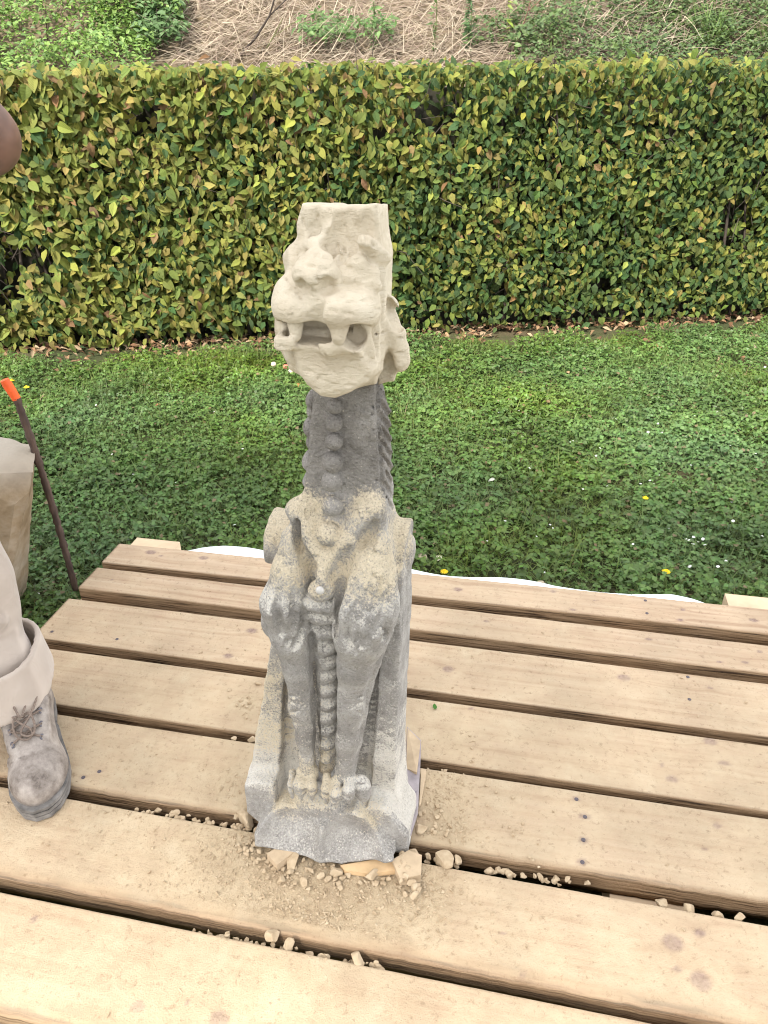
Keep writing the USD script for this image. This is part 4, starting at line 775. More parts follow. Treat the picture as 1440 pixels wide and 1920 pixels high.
for key in ['pillar', 'scroll', 'torso', 'neck', 'mane', 'foreleg_left', 'foreleg_right', 'paw_left', 'paw_right', 'tail', 'leaf_base'] + [f'bead_{i}' for i in range(7)]:
    msk = lab == key
    if not msk.any(): continue
    (v, f, n), u = piece(WV, tri, WNn, msk)
    pr = obj(names.get(key, ('bead' if key.startswith('bead') else key,))[0], (v, f, n), stone, sculpt, attrs={'pale': pale[u], 'ochre': ochre[u], 'dark': dark[u]})
tag(stage.GetPrimAtPath('/World/stone_sculpture/neck'), 'dark grey bare neck with a dotted tooled surface')
# small stud below the chest
m = trimesh.creation.icosphere(2, .0055); m.apply_scale([1, .8, 1]); m.apply_translation(q(600, 1107, -.013)); m.vertices = world(m.vertices)
stud_m = plain('stud_stone', (0.45, 0.43, 0.40), noise=200, amount=.2, rough=.9, bump=.5)
obj('stud', m, stud_m, sculpt, smooth=True)
# ---- the new head
H = Field((-0.165, -0.075, 0.68), (0.105, 0.235, 1.02), 0.0019)
FY = .045
ho = [(576, 372, .06), (613, 373, .06), (617, 376.5, .06), (671, 377, .06), (716, 372.5, .06), (719, 402, .05), (722.5, 454, .05), (728, 477, .055), (730.5, 510, FY), (729, 558, FY), (726, 620, FY), (722, 690, .04), (705, 727, .03), (667, 738, .02), (644, 745, .012), (619, 748, .010), (600, 741, .012), (582, 730, .02), (573, 714, .03), (554.6, 704, .035), (544, 689, FY), (531.7, 664, FY), (521, 643, FY), (515.5, 616, FY), (517.5, 593, FY), (522, 568, FY), (532, 539, FY), (538, 514, FY), (538, 470, .055), (552.5, 458, .06), (566, 434, .065), (573, 405, .075)]
hpoly = np.array([q(*a)[[0, 2]] for a in ho])
H.prism(hpoly, FY - .012, .155, r=.009, taper=.14, part='skull', k=.004)
# ear on the right side, set further back
eo = [(704, 560, .07), (729, 558, .07), (737, 563, .07), (748, 579, .07), (759, 612, .07), (761.5, 654, .07), (763, 670, .07), (759, 687, .07), (748, 700, .07), (745, 714, .07), (727, 721, .06), (704, 727, .06)]
H.prism(np.array([q(*a)[[0, 2]] for a in eo]), .058, .115, r=.008, taper=.30, part='ear', k=.006)
H.ell(q(725, 610, .056), (.017, .016, .034), rotm(0, 4, 0), part='ear', k=.004)
H.ell(q(745, 628, .054), (.010, .012, .014), part='ear', k=.004); H.ell(q(748, 654, .054), (.011, .012, .013), part='ear', k=.004); H.ell(q(750, 676, .054), (.011, .012, .012), part='ear', k=.004)
H.ell(q(715, 678, .050), (.014, .016, .022), rotm(0, -20, 0), op='cut', k=.008)
H.ell(q(736, 590, .052), (.006, .012, .020), rotm(0, -30, 0), op='cut', k=.005)
# muzzle block, cheeks
mz = [(541, 470, .03), (600, 488, .02), (700, 480, .03), (708, 560, .025), (706, 640, .02), (704, 700, .015), (680, 722, .01), (640, 742, .008), (605, 738, .008), (578, 716, .015), (558, 690, .02), (538, 655, .025), (524, 612, .03), (530, 560, .03), (541, 510, .03)]
H.prism(np.array([q(*a)[[0, 2]] for a in mz]), .008, .10, r=.014, tilt=.10, part='muzzle', k=.014)
H.ell(q(556, 579, -.002), (.024, .026, .0185), part='muzzle', k=.010)
H.ell(q(545, 560, .012), (.018, .022, .024), part='muzzle', k=.010)
H.ell(q(637, 579, -.006), (.027, .029, .0205), part='muzzle', k=.010)
H.ell(q(672, 582, .004), (.024, .026, .021), part='muzzle', k=.010)
# nose
H.ell(q(593, 515, -.002), (.024, .024, .015), part='nose', k=.008)
H.cone(q(593, 520, -.004), q(590, 556, -.010), .014, .006, part='nose', k=.008)
H.ell(q(572, 534, -.014), (.0078, .011, .0085), rotm(0, 15, 0), op='cut', k=.005)
H.ell(q(613, 536, -.014), (.0085, .011, .0085), rotm(0, -15, 0), op='cut', k=.005)
H.cone(q(593, 562, -.028), q(597, 606, -.024), .0065, .0085, op='cut', k=.006)
# nose bridge, brows and eyes
H.cone(q(598, 505, .006), q(614, 448, .046), .018, .013, part='skull', k=.014)
H.cone(q(642, 464, .032), q(684, 463, .022), .007, .011, part='brow_right', k=.006); H.cone(q(684, 463, .022), q(722, 482, .040), .011, .007, part='brow_right', k=.006)
H.cone(q(626, 430, .032), q(640, 470, .024), .008, .008, part='skull', k=.008)
H.cone(q(590, 460, .026), q(548, 484, .040), .009, .007, part='brow_left', k=.008)
H.ell(q(669, 494, .012), (.024, .013, .016), op='cut', k=.006); H.ell(q(570, 490, .012), (.013, .008, .009), op='cut', k=.008)
H.ball(q(669, 496, .020), .0115, part='eye_right', k=.002); H.ball(q(571, 489, .021), .0085, part='eye_left', k=.002)
H.cone(q(640, 512, .012), q(700, 514, .022), .007, .006, part='muzzle', k=.006)
H.cone(q(652, 524, .006), q(706, 536, .02), .006, .006, part='muzzle', k=.006)
# forehead furrows from the chisel
gg = np.random.default_rng(5)
for k in range(15):
    a = gg.uniform(585, 712); b = gg.uniform(385, 430); H.cone(q(a, b, FY - .014), q(a + gg.normal(0, 5), b + gg.uniform(25, 55), FY - .014), .0042, .0034, op='cut', k=.004)
H.ell(q(655, 458, .022), (.008, .012, .012), op='cut', k=.006); H.ell(q(618, 462, .020), (.008, .012, .014), op='cut', k=.006)
# mouth: dark opening behind fangs, then the jaw
H.box((q(592, 625, 0)[0], .000, q(592, 624, 0)[2]), (.036, .024, .0150), rotm(0, 3, 0), r=.006, op='cut', k=.004)
H.ell(q(667, 634, -.012), (.017, .024, .018), op='cut', k=.005)
H.box(q(598, 622, .030), (.040, .006, .014), r=.004, part='teeth', k=.003)
for a in (566, 582, 598, 613): H.ell(q(a, 630, .022), (.0075, .007, .009), part='teeth', k=.0015)
H.ell(q(656, 641, .018), (.009, .009, .012), part='teeth', k=.002); H.ell(q(670, 641, .020), (.009, .009, .012), part='teeth', k=.002)
jw = [(556, 638, -.012), (600, 637, -.016), (640, 637, -.016), (645, 650, -.016), (672, 660, -.012), (690, 672, -.004), (700, 690, 0), (690, 712, 0), (660, 730, 0), (632, 742, 0), (605, 738, 0), (580, 716, 0), (562, 690, -.002), (553, 662, -.008)]
H.prism(np.array([q(*a)[[0, 2]] for a in jw]), -.016, .06, r=.009, tilt=-.12, part='jaw', k=.007)
H.box(q(598, 648, -.014), (.044, .012, .0075), rotm(0, 1, 0), r=.004, part='jaw', k=.006)
H.cone(q(640, 652, -.012), q(690, 686, .006), .008, .007, part='jaw', k=.008)
H.ell(q(656, 706, -.030), (.026, .020, .022), rotm(0, 35, 0), op='cut', k=.010)
H.ell(q(572, 676, -.028), (.016, .014, .020), op='cut', k=.010)
H.cone(q(703, 560, .022), q(702, 690, .020), .0055, .0055, part='muzzle', k=.004)
H.cone(q(682, 612, -.002), q(692, 660, .002), .006, .006, part='muzzle', k=.006)
H.cone(q(538, 612, .006), q(546, 668, .006), .006, .006, part='muzzle', k=.006)
H.rough(.0022, 55, 25, 2); H.rough(.0045, 16, 26, 2); H.rough(.0010, 120, 27, 1)
newstone = mat('new_limestone', {
    'g': ('geometry', {}), 'n1': ('noise_texture', {'scale': 18.0, 'detail': 8.0, 'roughness': 0.65}), 'n2': ('noise_texture', {'scale': 260.0, 'detail': 5.0, 'roughness': 0.7}),
    'mp': ('mapping', {'scale': (70.0, 70.0, 190.0), 'rotation': (0.1, -0.12, 0.0)}), 'tm': ('noise_texture', {'scale': 1.0, 'detail': 4.0, 'distortion': 1.2}),
    'r': ('rgb_ramp', {'ramp': [(0.25, (0.40, 0.335, 0.245)), (0.5, (0.495, 0.43, 0.325)), (0.78, (0.565, 0.505, 0.40))]}),
    'sp': ('rgb_ramp', {'ramp': [(0.26, (0.80, 0.76, 0.70)), (0.42, (1, 1, 1)), (1, (1, 1, 1))]}), 'mm': ('mix', {'mix_type': 'multiply', 'fac': 0.7}),
    'b1': ('bump', {'strength': 0.6, 'distance': 0.0025}), 'b2': ('bump', {'strength': 0.55, 'distance': 0.003}),
    'p': ('principled_bsdf', {'roughness': 0.9, 'specular_ior_level': 0.15})},
    [('g.position', 'n1.vector'), ('g.position', 'n2.vector'), ('g.position', 'mp.vector'), ('mp.vector', 'tm.vector'), ('n1.fac', 'r.fac'), ('n2.fac', 'sp.fac'), ('r.color', 'mm.color1'), ('sp.color', 'mm.color2'), ('mm.color', 'p.base_color'),
     ('n2.fac', 'b1.height'), ('tm.fac', 'b2.height'), ('b1.normal', 'b2.normal'), ('b2.normal', 'p.normal')])
H.box(q(595, 622, .0), (.0185, .022, .0100), r=.004, op='cut', k=.004); H.ell(q(667, 633, -.012), (.0100, .024, .0110), op='cut', k=.004); H.ell(q(544, 628, -.006), (.0045, .012, .010), op='cut', k=.004)
for a in (568, 582, 598, 613): H.ell(q(a, 628, .022), (.0080, .007, .0085), part='teeth', k=.0015)
H.cone(q(636, 606, -.018), q(635, 632, -.022), .0110, .0072, part='fang_right', k=.002); H.cone(q(554, 606, -.012), q(555, 630, -.015), .0085, .0056, part='fang_left', k=.002)
gc = np.random.default_rng(77)
for k in range(170):
    a = gc.uniform(520, 755); b = gc.uniform(385, 738); s_ = surf(H, a, b)
    if s_[1] > .14 or s_[2] < .70 or (535 < a < 700 and 600 < b < 662): continue
    ln = gc.uniform(7, 16); an = (gc.normal(.12, .18) if b > 480 else gc.normal(1.35, .2)) if a < 700 else gc.normal(-.05, .12); e_ = surf(H, a + ln * math.cos(an), b + ln * math.sin(an))
    if np.linalg.norm(e_ - s_) > .02: continue
    H.cone(s_ - [0, .0002, 0], e_ - [0, .0002, 0], .0018, .0012, op='cut', k=.0006)
H.cone(q(707, 575, .050), q(708, 690, .050), .004, .006, op='cut', k=.003)
V2, tri2, N2, lab2 = H.mesh(); WV2, WN2 = world(V2), wn(N2)
first = None
for key, nm in [('skull', 'head'), ('muzzle', 'muzzle'), ('nose', 'nose'), ('brow_right', 'brow'), ('brow_left', 'brow'), ('eye_left', 'eye'), ('eye_right', 'eye'), ('teeth', 'teeth'), ('fang_left', 'fang'), ('fang_right', 'fang'), ('jaw', 'jaw'), ('ear', 'ear')]:
    msk = lab2 == key
    if not msk.any(): continue
    (v, f, n), u = piece(WV2, tri2, WN2, msk); pr = obj(nm, (v, f, n), newstone, first or sculpt)
    if first is None: first = tag(pr, 'new pale limestone head block, roughly chiselled, with an open fanged mouth')
# ------------------------------------------------------------------ person at the left edge
man = thing('person', 'person in pale dusty trousers and worn leather work boots standing on the deck, elbow out', 'person')
skin_m = mat('skin', {'tc': ('texture_coordinate', {}), 'n': ('noise_texture', {'scale': 60.0, 'detail': 5.0}), 'r': ('rgb_ramp', {'ramp': [(0.3, (0.095, 0.050, 0.033)), (0.7, (0.13, 0.070, 0.047))]}),
    'b': ('bump', {'strength': 0.2, 'distance': 0.001}), 'p': ('principled_bsdf', {'roughness': 0.5, 'specular_ior_level': 0.35, 'subsurface_weight': 0.08, 'subsurface_scale': 0.004})},
    [('tc.object', 'n.vector'), ('n.fac', 'r.fac'), ('r.color', 'p.base_color'), ('n.fac', 'b.height'), ('b.normal', 'p.normal')])
cloth_m = mat('pale_cotton', {'g': ('geometry', {}), 'n': ('noise_texture', {'scale': 9.0, 'detail': 6.0}), 'n2': ('noise_texture', {'scale': 700.0, 'detail': 2.0}), 'r': ('rgb_ramp', {'ramp': [(0.3, (0.33, 0.275, 0.23)), (0.7, (0.43, 0.365, 0.31))]}),
    'b': ('bump', {'strength': 0.25, 'distance': 0.0008}), 'n3': ('noise_texture', {'scale': 16.0, 'detail': 3.0, 'distortion': 1.2}), 'b2': ('bump', {'strength': 0.35, 'distance': 0.012}), 'p': ('principled_bsdf', {'roughness': 0.9, 'specular_ior_level': 0.15, 'sheen_weight': 0.15})},
    [('g.position', 'n.vector'), ('g.position', 'n2.vector'), ('g.position', 'n3.vector'), ('n.fac', 'r.fac'), ('r.color', 'p.base_color'), ('n2.fac', 'b.height'), ('n3.fac', 'b2.height'), ('b.normal', 'b2.normal'), ('b2.normal', 'p.normal')])
shirt_m = plain('faded_shirt', (0.16, 0.18, 0.22), noise=40, amount=.2, rough=.9, spec=.1)
leather_m = mat('dusty_leather', {'tc': ('texture_coordinate', {}), 'n': ('noise_texture', {'scale': 26.0, 'detail': 7.0, 'roughness': 0.7}), 'n2': ('noise_texture', {'scale': 220.0, 'detail': 4.0}),
    'r': ('rgb_ramp', {'ramp': [(0.32, (0.07, 0.055, 0.045)), (0.42, (0.165, 0.138, 0.118)), (0.55, (0.26, 0.225, 0.197)), (0.70, (0.37, 0.33, 0.29))]}), 'b': ('bump', {'strength': 0.4, 'distance': 0.0015}),
    'p': ('principled_bsdf', {'roughness': 0.72, 'specular_ior_level': 0.3})}, [('tc.object', 'n.vector'), ('tc.object', 'n2.vector'), ('n.fac', 'r.fac'), ('r.color', 'p.base_color'), ('n2.fac', 'b.height'), ('b.normal', 'p.normal')])
sole_m = plain('dusty_rubber', (0.155, 0.145, 0.135), noise=45, amount=.6, rough=.85, spec=.3, bump=.4)
lace_m = plain('boot_lace', (0.17, 0.13, 0.105), noise=300, amount=.4, rough=.9)
metal_m = plain('eyelet_metal', (0.09, 0.085, 0.10), noise=200, amount=.3, rough=.5, spec=.5)
from shapely.geometry import Polygon
def boot(toe, heel, sgn):
    f = unit(np.array([toe[0] - heel[0], toe[1] - heel[1], 0])); r = np.array([-f[1], f[0], 0]) * -1.0; o = np.array([heel[0], heel[1], DECK_Z + .001])
    if r[0] < 0: r = -r
    Wd = lambda v: o + v[:, :1] * .89 * r + v[:, 1:2] * f + v[:, 2:] * np.array([0, 0, 1.])
    flip = np.linalg.det(np.stack([r, f, [0, 0, 1.]])) < 0
    def put(name, m, mt, par, smooth=30):
        v, fc, n = meshkit.arrays(m) if not isinstance(m, tuple) else (*m[:2], m[2] if len(m) > 2 else None)
        fc = fc[:, ::-1] if flip else fc; v = Wd(np.asarray(v))
        if n is not None: n = np.asarray(n)[:, :1] * r + np.asarray(n)[:, 1:2] * f + np.asarray(n)[:, 2:] * np.array([0, 0, 1.]); return obj(name, (v, fc, n), mt, par)
        return obj(name, (v, fc), mt, par, smooth=smooth)
    U = Field((-.075, -.03, .010), (.075, .305, .26), .0025)
    U.ell((.004 * sgn, .222, .040), (.051, .066, .044), k=.01); U.ell((.004 * sgn, .205, .030), (.054, .075, .030), k=.01)
    U.chain([(0, .045, .050), (0, .10, .060), (.003 * sgn, .160, .055), (.004 * sgn, .205, .045)], [.036, .036, .037, .036], k=.02)
    U.chain([(0, .05, .05), (0, .066, .10), (0, .064, .130)], [.038, .041, .041], k=.02)
    U.chain([(0, .10, .09), (0, .165, .070)], [.040, .036], k=.025)
    U.ell((0, .060, .180), (.035, .035, .030), op='cut', k=.004)
    # quarters carrying the eyelets
    rows = {}
    for s in (-1, 1):
        pts = [np.array([s * (.018 + .0022 * k), .196 - .019 * k, .087 + .0105 * k + .002 * k ** 1.3]) for k in range(6)]
        rows[s] = pts
        U.chain([p + [s * .009, -.004, -.011] for p in pts], [.0135] * 6, k=.004)
        U.chain([np.array([s * .020, .203, .079]), np.array([s * .040, .198, .060]), np.array([s * .049, .186, .036])], [.005, .0045, .003], k=.003)
        U.chain([np.array([s * .012, .199, .084]), pts[1] + [-s * .005, 0, -.003], pts[3] + [-s * .005, 0, -.003]], [.004, .004, .004], k=.002)
    U.chain([(0, .190, .080), (0, .150, .108), (0, .125, .150)], [.014, .018, .020], k=.006)       # tongue
    U.chain([np.array(x_) for x_ in [(-.052, .192, .035), (-.036, .214, .066), (-.012, .222, .082), (.016, .222, .082), (.040, .214, .066), (.054, .192, .035)]], [.0016] * 6, op='cut', k=.002)
    for y_ in (.150, .140): U.chain([np.array(x_) for x_ in [(-.048, y_, .040), (-.040, y_ + .012, .060), (-.034, y_ + .016, .075)]], [.0022] * 3, op='cut', k=.004); U.chain([np.array(x_) for x_ in [(.048, y_, .040), (.040, y_ + .012, .060), (.034, y_ + .016, .075)]], [.0022] * 3, op='cut', k=.004)
    U.rough(.004, 30, 3, 2)
    v, t, n, _ = U.mesh()
    B0 = put('boot', (v, t, n), leather_m, man)
    tag(B0, 'worn dusty leather work boot')
    th = np.linspace(0, 2 * np.pi, 60, endpoint=False); yy_ = .142 - .152 * np.cos(th)
    wd = np.interp(yy_, [-.01, .03, .09, .14, .20, .25, .28, .294], [.018, .038, .036, .043, .055, .050, .033, .012]); pol = [(wd_ * (1 if a < np.pi else -1) + .004 * sgn * (y > .1), y) for wd_, y, a in zip(wd, yy_, th)]
    pg = Polygon(pol).buffer(-.001)
    lay = []
    for z, h, b in [(0, .009, 0.001), (.009, .003, -.002), (.012, .007, .0025), (.019, .003, -.0005), (.022, .006, .0035)]:
        m = trimesh.creation.extrude_polygon(pg.buffer(b), h, engine='earcut'); m.apply_translation([0, 0, z]); lay.append(m)
    put('sole', trimesh.util.concatenate(lay), sole_m, B0)
    for s in (-1, 1):
        for k in range(6):
            m = trimesh.creation.torus(.0042, .0016, 14, 8); m.apply_transform(trimesh.transformations.rotation_matrix(s * .95, [0, 1, 0]) @ trimesh.transformations.rotation_matrix(-.55, [1, 0, 0])); m.apply_translation(rows[s][k] + [s * .009, 0, .003]); put('eyelet', m, metal_m, B0)
    def lace(pts):
        c = np.array(pts); u = np.linspace(0, len(c) - 1, 26); from scipy.interpolate import CubicSpline
        c = CubicSpline(np.arange(len(c)), c)(u); put('lace', tube(c, .0021, 6), lace_m, B0, True)
    E_ = lambda s, k: rows[s][k] + [s * .009, 0, .0045]
    for a, b in [((-1, 0), (1, 1)), ((1, 0), (-1, 1)), ((-1, 1), (1, 2)), ((-1, 2), (1, 3))]:
        p, q_ = E_(*a), E_(*b); lace([p, (p + q_) / 2 + [0, .004, .006], q_])
    c0 = np.array([0, .168, .120]); lace([E_(-1, 4), c0 + [-.008, .012, .004], c0 + [.012, .026, -.008], c0 + [.006, .034, -.020], c0 + [-.014, .030, -.012], c0 + [-.016, .012, .006], c0])
    lace([E_(1, 4), c0 + [.010, .012, .004], c0 + [-.006, .028, -.010], c0 + [.014, .032, -.014], c0 + [.018, .012, .004], c0])
    lace([E_(-1, 5), c0 + [-.006, .006, .020], c0 + [.004, .004, .014], E_(1, 5)])
boot((-.588, .838), (-.694, 1.098), 1)
boot((-1.02, .90), (-1.00, 1.18), -1)
T = Field((-1.17, .86, .22), (-.55, 1.42, 1.17), .0045)
Ll = [(-.800, 1.19, 1.00), (-.750, 1.09, .66), (-.731, 1.075, .46), (-.730, 1.07, .40), (-.722, 1.055, .345)]; Lr = [(-.97, 1.21, 1.00), (-.99, 1.15, .66), (-.995, 1.15, .45), (-1.0, 1.145, .36), (-1.0, 1.13, .27)]
T.chain(Ll, [.108, .082, .067, .065, .064], k=.02); T.chain(Lr, [.108, .082, .070, .070, .080], k=.02)
T.ell((-.885, 1.22, 1.05), (.175, .125, .12), k=.05)
# turned-up cuff, open and slack on the outer side
T.cone((-.714, 1.040, .315), (-.708, 1.030, .312), .068, .068, k=.004)
def cuff(X, Y, Z):
    t = np.clip((.345 - Z) / .085, 0, 1); rr = .086 + .009 * t; R_ = np.sqrt((X + .712 - .008 * t) ** 2 + (Y - 1.032 + .012 * t) ** 2); zl = .258 + .10 * np.clip(X + .70, -.1, .1) + .05 * (Y - 1.0)
    w_ = np.abs(R_ - rr + .006 * np.sin(np.arctan2(Y - 1.03, X + .71) * 3 + 1)) - .0040; q1 = np.maximum(zl - Z, Z - .337)
    return np.sqrt(np.maximum(w_, 0) ** 2 + np.maximum(q1, 0) ** 2) + np.minimum(np.maximum(w_, q1), 0) - .002
def hollow(X, Y, Z): return np.sqrt(((X + .706) / .078) ** 2 + ((Y - 1.022) / .078) ** 2 + ((Z - .222) / .075) ** 2) * .07 - .07
T.put(hollow, (-.80, .93, .15), (-.60, 1.11, .31), op='cut', k=.004)
T.put(cuff, (-.83, .90, .24), (-.60, 1.15, .34), k=.004)
T.cone((-.640, .965, .300), (-.740, .944, .275), .008, .010, k=.012)
for z in np.linspace(.38, .9, 9):
    a = np.random.default_rng(int(z * 100)).uniform(-.8, .8); T.cone((-.66, .99, z), (-.72, .99 + .01, z - .03 + .03 * a), .003, .003, k=.012)
for x0, y0, z0, x1, y1, z1 in [(-.665, 1.03, .40, -.735, .995, .355), (-.668, 1.05, .50, -.74, 1.0, .43), (-.665, 1.05, .36, -.72, .995, .345), (-.675, 1.04, .60, -.745, 1.005, .52), (-.70, 1.0, .47, -.76, 1.02, .40)]: T.cone((x0, y0, z0), (x1, y1, z1), .007, .004, k=.014)
T.rough(.012, 9, 4, 2)
v, t, n, _ = T.mesh(); tag(obj('trousers', (v, t, n), cloth_m, man), 'pale dusty cotton trousers with a loose turned-up cuff')
S = Field((-1.30, .98, .98), (-.52, 1.42, 1.66), .006)
S.chain([(-.885, 1.22, 1.05), (-.885, 1.215, 1.25), (-.885, 1.215, 1.45)], [.125, .120, .10], k=.04); S.ell((-.80, 1.21, 1.38), (.11, .10, .15), k=.04); S.ell((-.97, 1.21, 1.38), (.11, .10, .15), k=.04); S.ell((-.885, 1.22, 1.08), (.165, .118, .11), k=.03)
S.cone((-.76, 1.22, 1.50), (-.655, 1.195, 1.35), .068, .062, k=.03); S.cone((-1.01, 1.22, 1.50), (-1.13, 1.20, 1.35), .068, .062, k=.03)
S.rough(.012, 9, 4, 2); v, t, n, _ = S.mesh(); obj('shirt', (v, t, n), shirt_m, man)
A_ = Field((-1.36, .84, .90), (-.44, 1.40, 1.92), .0045)
A_.chain([(-.885, 1.22, 1.30), (-.885, 1.215, 1.52), (-.885, 1.19, 1.64)], [.08, .058, .055], k=.02)
A_.ell((-.885, 1.165, 1.755), (.074, .095, .115), k=.02); A_.ell((-.885, 1.125, 1.69), (.052, .058, .05), k=.02); A_.cone((-.885, 1.075, 1.765), (-.885, 1.055, 1.732), .010, .014, k=.012)
A_.ell((-.885, 1.078, 1.690), (.026, .012, .007), k=.006)
for s in (-1, 1):
    A_.ell((-.885 + s * .076, 1.185, 1.745), (.012, .022, .033), k=.006); A_.ell((-.885 + s * .031, 1.070, 1.765), (.016, .012, .010), op='cut', k=.008); A_.ell((-.885 + s * .031, 1.082, 1.764), (.012, .012, .010), k=.003)
    sh = np.array([-.885 + s * .165, 1.22, 1.47]); elb = np.array([-.535, 1.125, 1.150]) if s > 0 else np.array([-1.245, 1.15, 1.15]); wr = np.array([-.708, 1.030, 1.005]) if s > 0 else np.array([-1.06, 1.02, 1.06])
    A_.chain([sh, (sh + elb) / 2, elb], [.055, .050, .042], k=.02); A_.chain([elb, elb * .62 + wr * .38, wr], [.044, .046, .030], k=.02); A_.ball(elb + [s * .004, .006, -.006], .043, k=.012)
    d = unit(wr - elb); pal_ = wr + d * .05; A_.cone(wr, pal_, .026, .030, flat=.7, k=.015)
    up_ = np.array([0, 0, 1.]); sd = unit(np.cross(d, up_)); across = unit(np.cross(sd, d))
    for k, ln in enumerate((.068, .076, .072, .056)):
        b0 = pal_ + across * (.026 - .0175 * k) + d * .018; b1 = b0 + d * ln * .5 + sd * .006 * -s; b2 = b1 + d * ln * .35 + sd * .02 * -s
        A_.chain([b0, b1, b2], [.0095, .0088, .0075], k=.003)
    th0 = wr + across * .026 + d * .02; A_.chain([th0, th0 + across * .028 + d * .018, th0 + across * .034 + d * .048], [.0125, .0105, .0088], k=.004)
v, t, n, _ = A_.mesh(); obj('body', (v, t, n), skin_m, man)
hm = trimesh.creation.icosphere(3, 1.0); hv = hm.vertices * [.079, .100, .100] + [-.885, 1.185, 1.785]
hk = (hm.vertices[:, 2] > -.1) | (hm.vertices[:, 1] > .35); fk = hk[hm.faces].all(1); hv = hv + (meshkit.fbm(hv * 60, 3, 4)[:, None] - .5) * .012 * hm.vertices
obj('hair', (hv, hm.faces[fk]), plain('hair', (0.05, 0.035, 0.025), noise=200, amount=.5), man, smooth=True)

# ------------------------------------------------------------------ stakes and the rough block at the left
rust_m = mat('rusty_steel', {'tc': ('texture_coordinate', {}), 'mp': ('mapping', {'scale': (90.0, 90.0, 14.0)}), 'n': ('noise_texture', {'scale': 1.0, 'detail': 6.0}), 'r': ('rgb_ramp', {'ramp': [(0.35, (0.045, 0.03, 0.025)), (0.6, (0.10, 0.065, 0.05)), (0.68, (0.12, 0.08, 0.06)), (0.74, (0.42, 0.36, 0.32))]}), 'b': ('bump', {'strength': 0.6, 'distance': 0.003}), 'p': ('principled_bsdf', {'roughness': 0.75, 'specular_ior_level': 0.3})},
    [('tc.object', 'mp.vector'), ('mp.vector', 'n.vector'), ('n.fac', 'r.fac'), ('r.color', 'p.base_color'), ('n.fac', 'b.height'), ('b.normal', 'p.normal')])
orange_m = plain('orange_paint', (0.80, 0.12, 0.025), noise=60, amount=.15, rough=.5, spec=.4)
def stake(base, top, label, tip):
    t = thing('stake', label, 'stake', base); K = np.array(top) - base; u = np.linspace(-.06, .93 if tip else 1, 60)
    g = np.random.default_rng(int(abs(base[0]) * 1000)); bend = .012 * np.sin(u * 2.6)[:, None] * np.array([1, 0, 0]); pts = K * u[:, None] + bend
    obj('rod', tube(pts, .0088 + .0014 * np.sin(u * 260) * .5 + .0008 * g.normal(0, 1, 60), 10), rust_m, t, smooth=True)
    if tip:
        p0 = K * .925 + bend[-1]; p1 = K * 1.0 + [-.006, 0, 0]
        obj('tip', tube(np.array([p0, p0 * .6 + p1 * .4, p0 * .25 + p1 * .75, p1]), [.0098, .0106, .0112, .0098], 12), orange_m, t, smooth=40)
sb = onz(146, 1122, 0.0)
stake(sb, aty(13, 712, sb[1] - .03), 'dark rusty steel stake with an orange painted tip, standing behind the deck corner', True)
s2 = onz(32, 1092, 0.0)
stake(s2, s2 + [-.03, -.01, .62], 'dark steel stake in the grass, mostly hidden behind the rough stone block', False)
blockm = mat('rough_limestone', {'g': ('geometry', {}), 'n1': ('noise_texture', {'scale': 9.0, 'detail': 9.0, 'roughness': 0.65}), 'mp': ('mapping', {'rotation': (0, 0.5, 0), 'scale': (8.0, 8.0, 40.0)}), 'n2': ('noise_texture', {'scale': 1.0, 'detail': 5.0}), 'n3': ('noise_texture', {'scale': 150.0, 'detail': 5.0}),
    'r': ('rgb_ramp', {'ramp': [(0.30, (0.15, 0.10, 0.055)), (0.45, (0.25, 0.185, 0.115)), (0.62, (0.33, 0.27, 0.20)), (0.8, (0.42, 0.375, 0.31))]}), 'sx': ('separate_xyz', {}), 'mz': ('map_range', {'from_min': 0.40, 'from_max': 0.46, 'to_min': 0.0, 'to_max': 0.75}), 'mx': ('mix', {'color2': (0.36, 0.32, 0.265)}), 'b': ('bump', {'strength': 0.6, 'distance': 0.006}), 'b2': ('bump', {'strength': 0.5, 'distance': 0.002}), 'p': ('principled_bsdf', {'roughness': 0.9, 'specular_ior_level': 0.2})},
    [('g.position', 'n1.vector'), ('g.position', 'mp.vector'), ('mp.vector', 'n2.vector'), ('g.position', 'n3.vector'), ('n1.fac', 'r.fac'), ('g.position', 'sx.vector'), ('sx.z', 'mz.value'), ('mz.result', 'mx.fac'), ('r.color', 'mx.color1'), ('mx.color', 'p.base_color'), ('n2.fac', 'b.height'), ('n3.fac', 'b2.height'), ('b.normal', 'b2.normal'), ('b2.normal', 'p.normal')])
P8 = np.array([(-.985, 1.455, -.01), (-1.35, 1.40, -.01), (-1.36, 1.70, -.01), (-.985, 1.66, -.01), (-.805, 1.50, .405), (-.835, 1.475, .385), (-.880, 1.465, .370), (-.800, 1.53, .440), (-.835, 1.64, .455), (-1.02, 1.66, .50), (-1.38, 1.67, .52), (-1.38, 1.46, .47), (-1.02, 1.49, .470), (-.90, 1.50, .452), (-1.0, 1.452, .36)])
bm = trimesh.convex.convex_hull(P8)
for _ in range(5): bm = bm.subdivide()
bv = bm.vertices; nn_ = bm.vertex_normals
bv = bv + nn_ * ((meshkit.fbm(bv * 14, 4, 9)[:, None] - .5) * .010 + (np.abs(meshkit.fbm(bv * 5, 3, 19)[:, None] - .5)) * -.012 + (meshkit.noise(bv * 60, 3)[:, None] - .5) * .004)
tag(obj('stone_block', (bv, bm.faces), blockm, smooth=14), 'rough unworked limestone block standing on the grass left of the deck, beside the leg', 'stone')

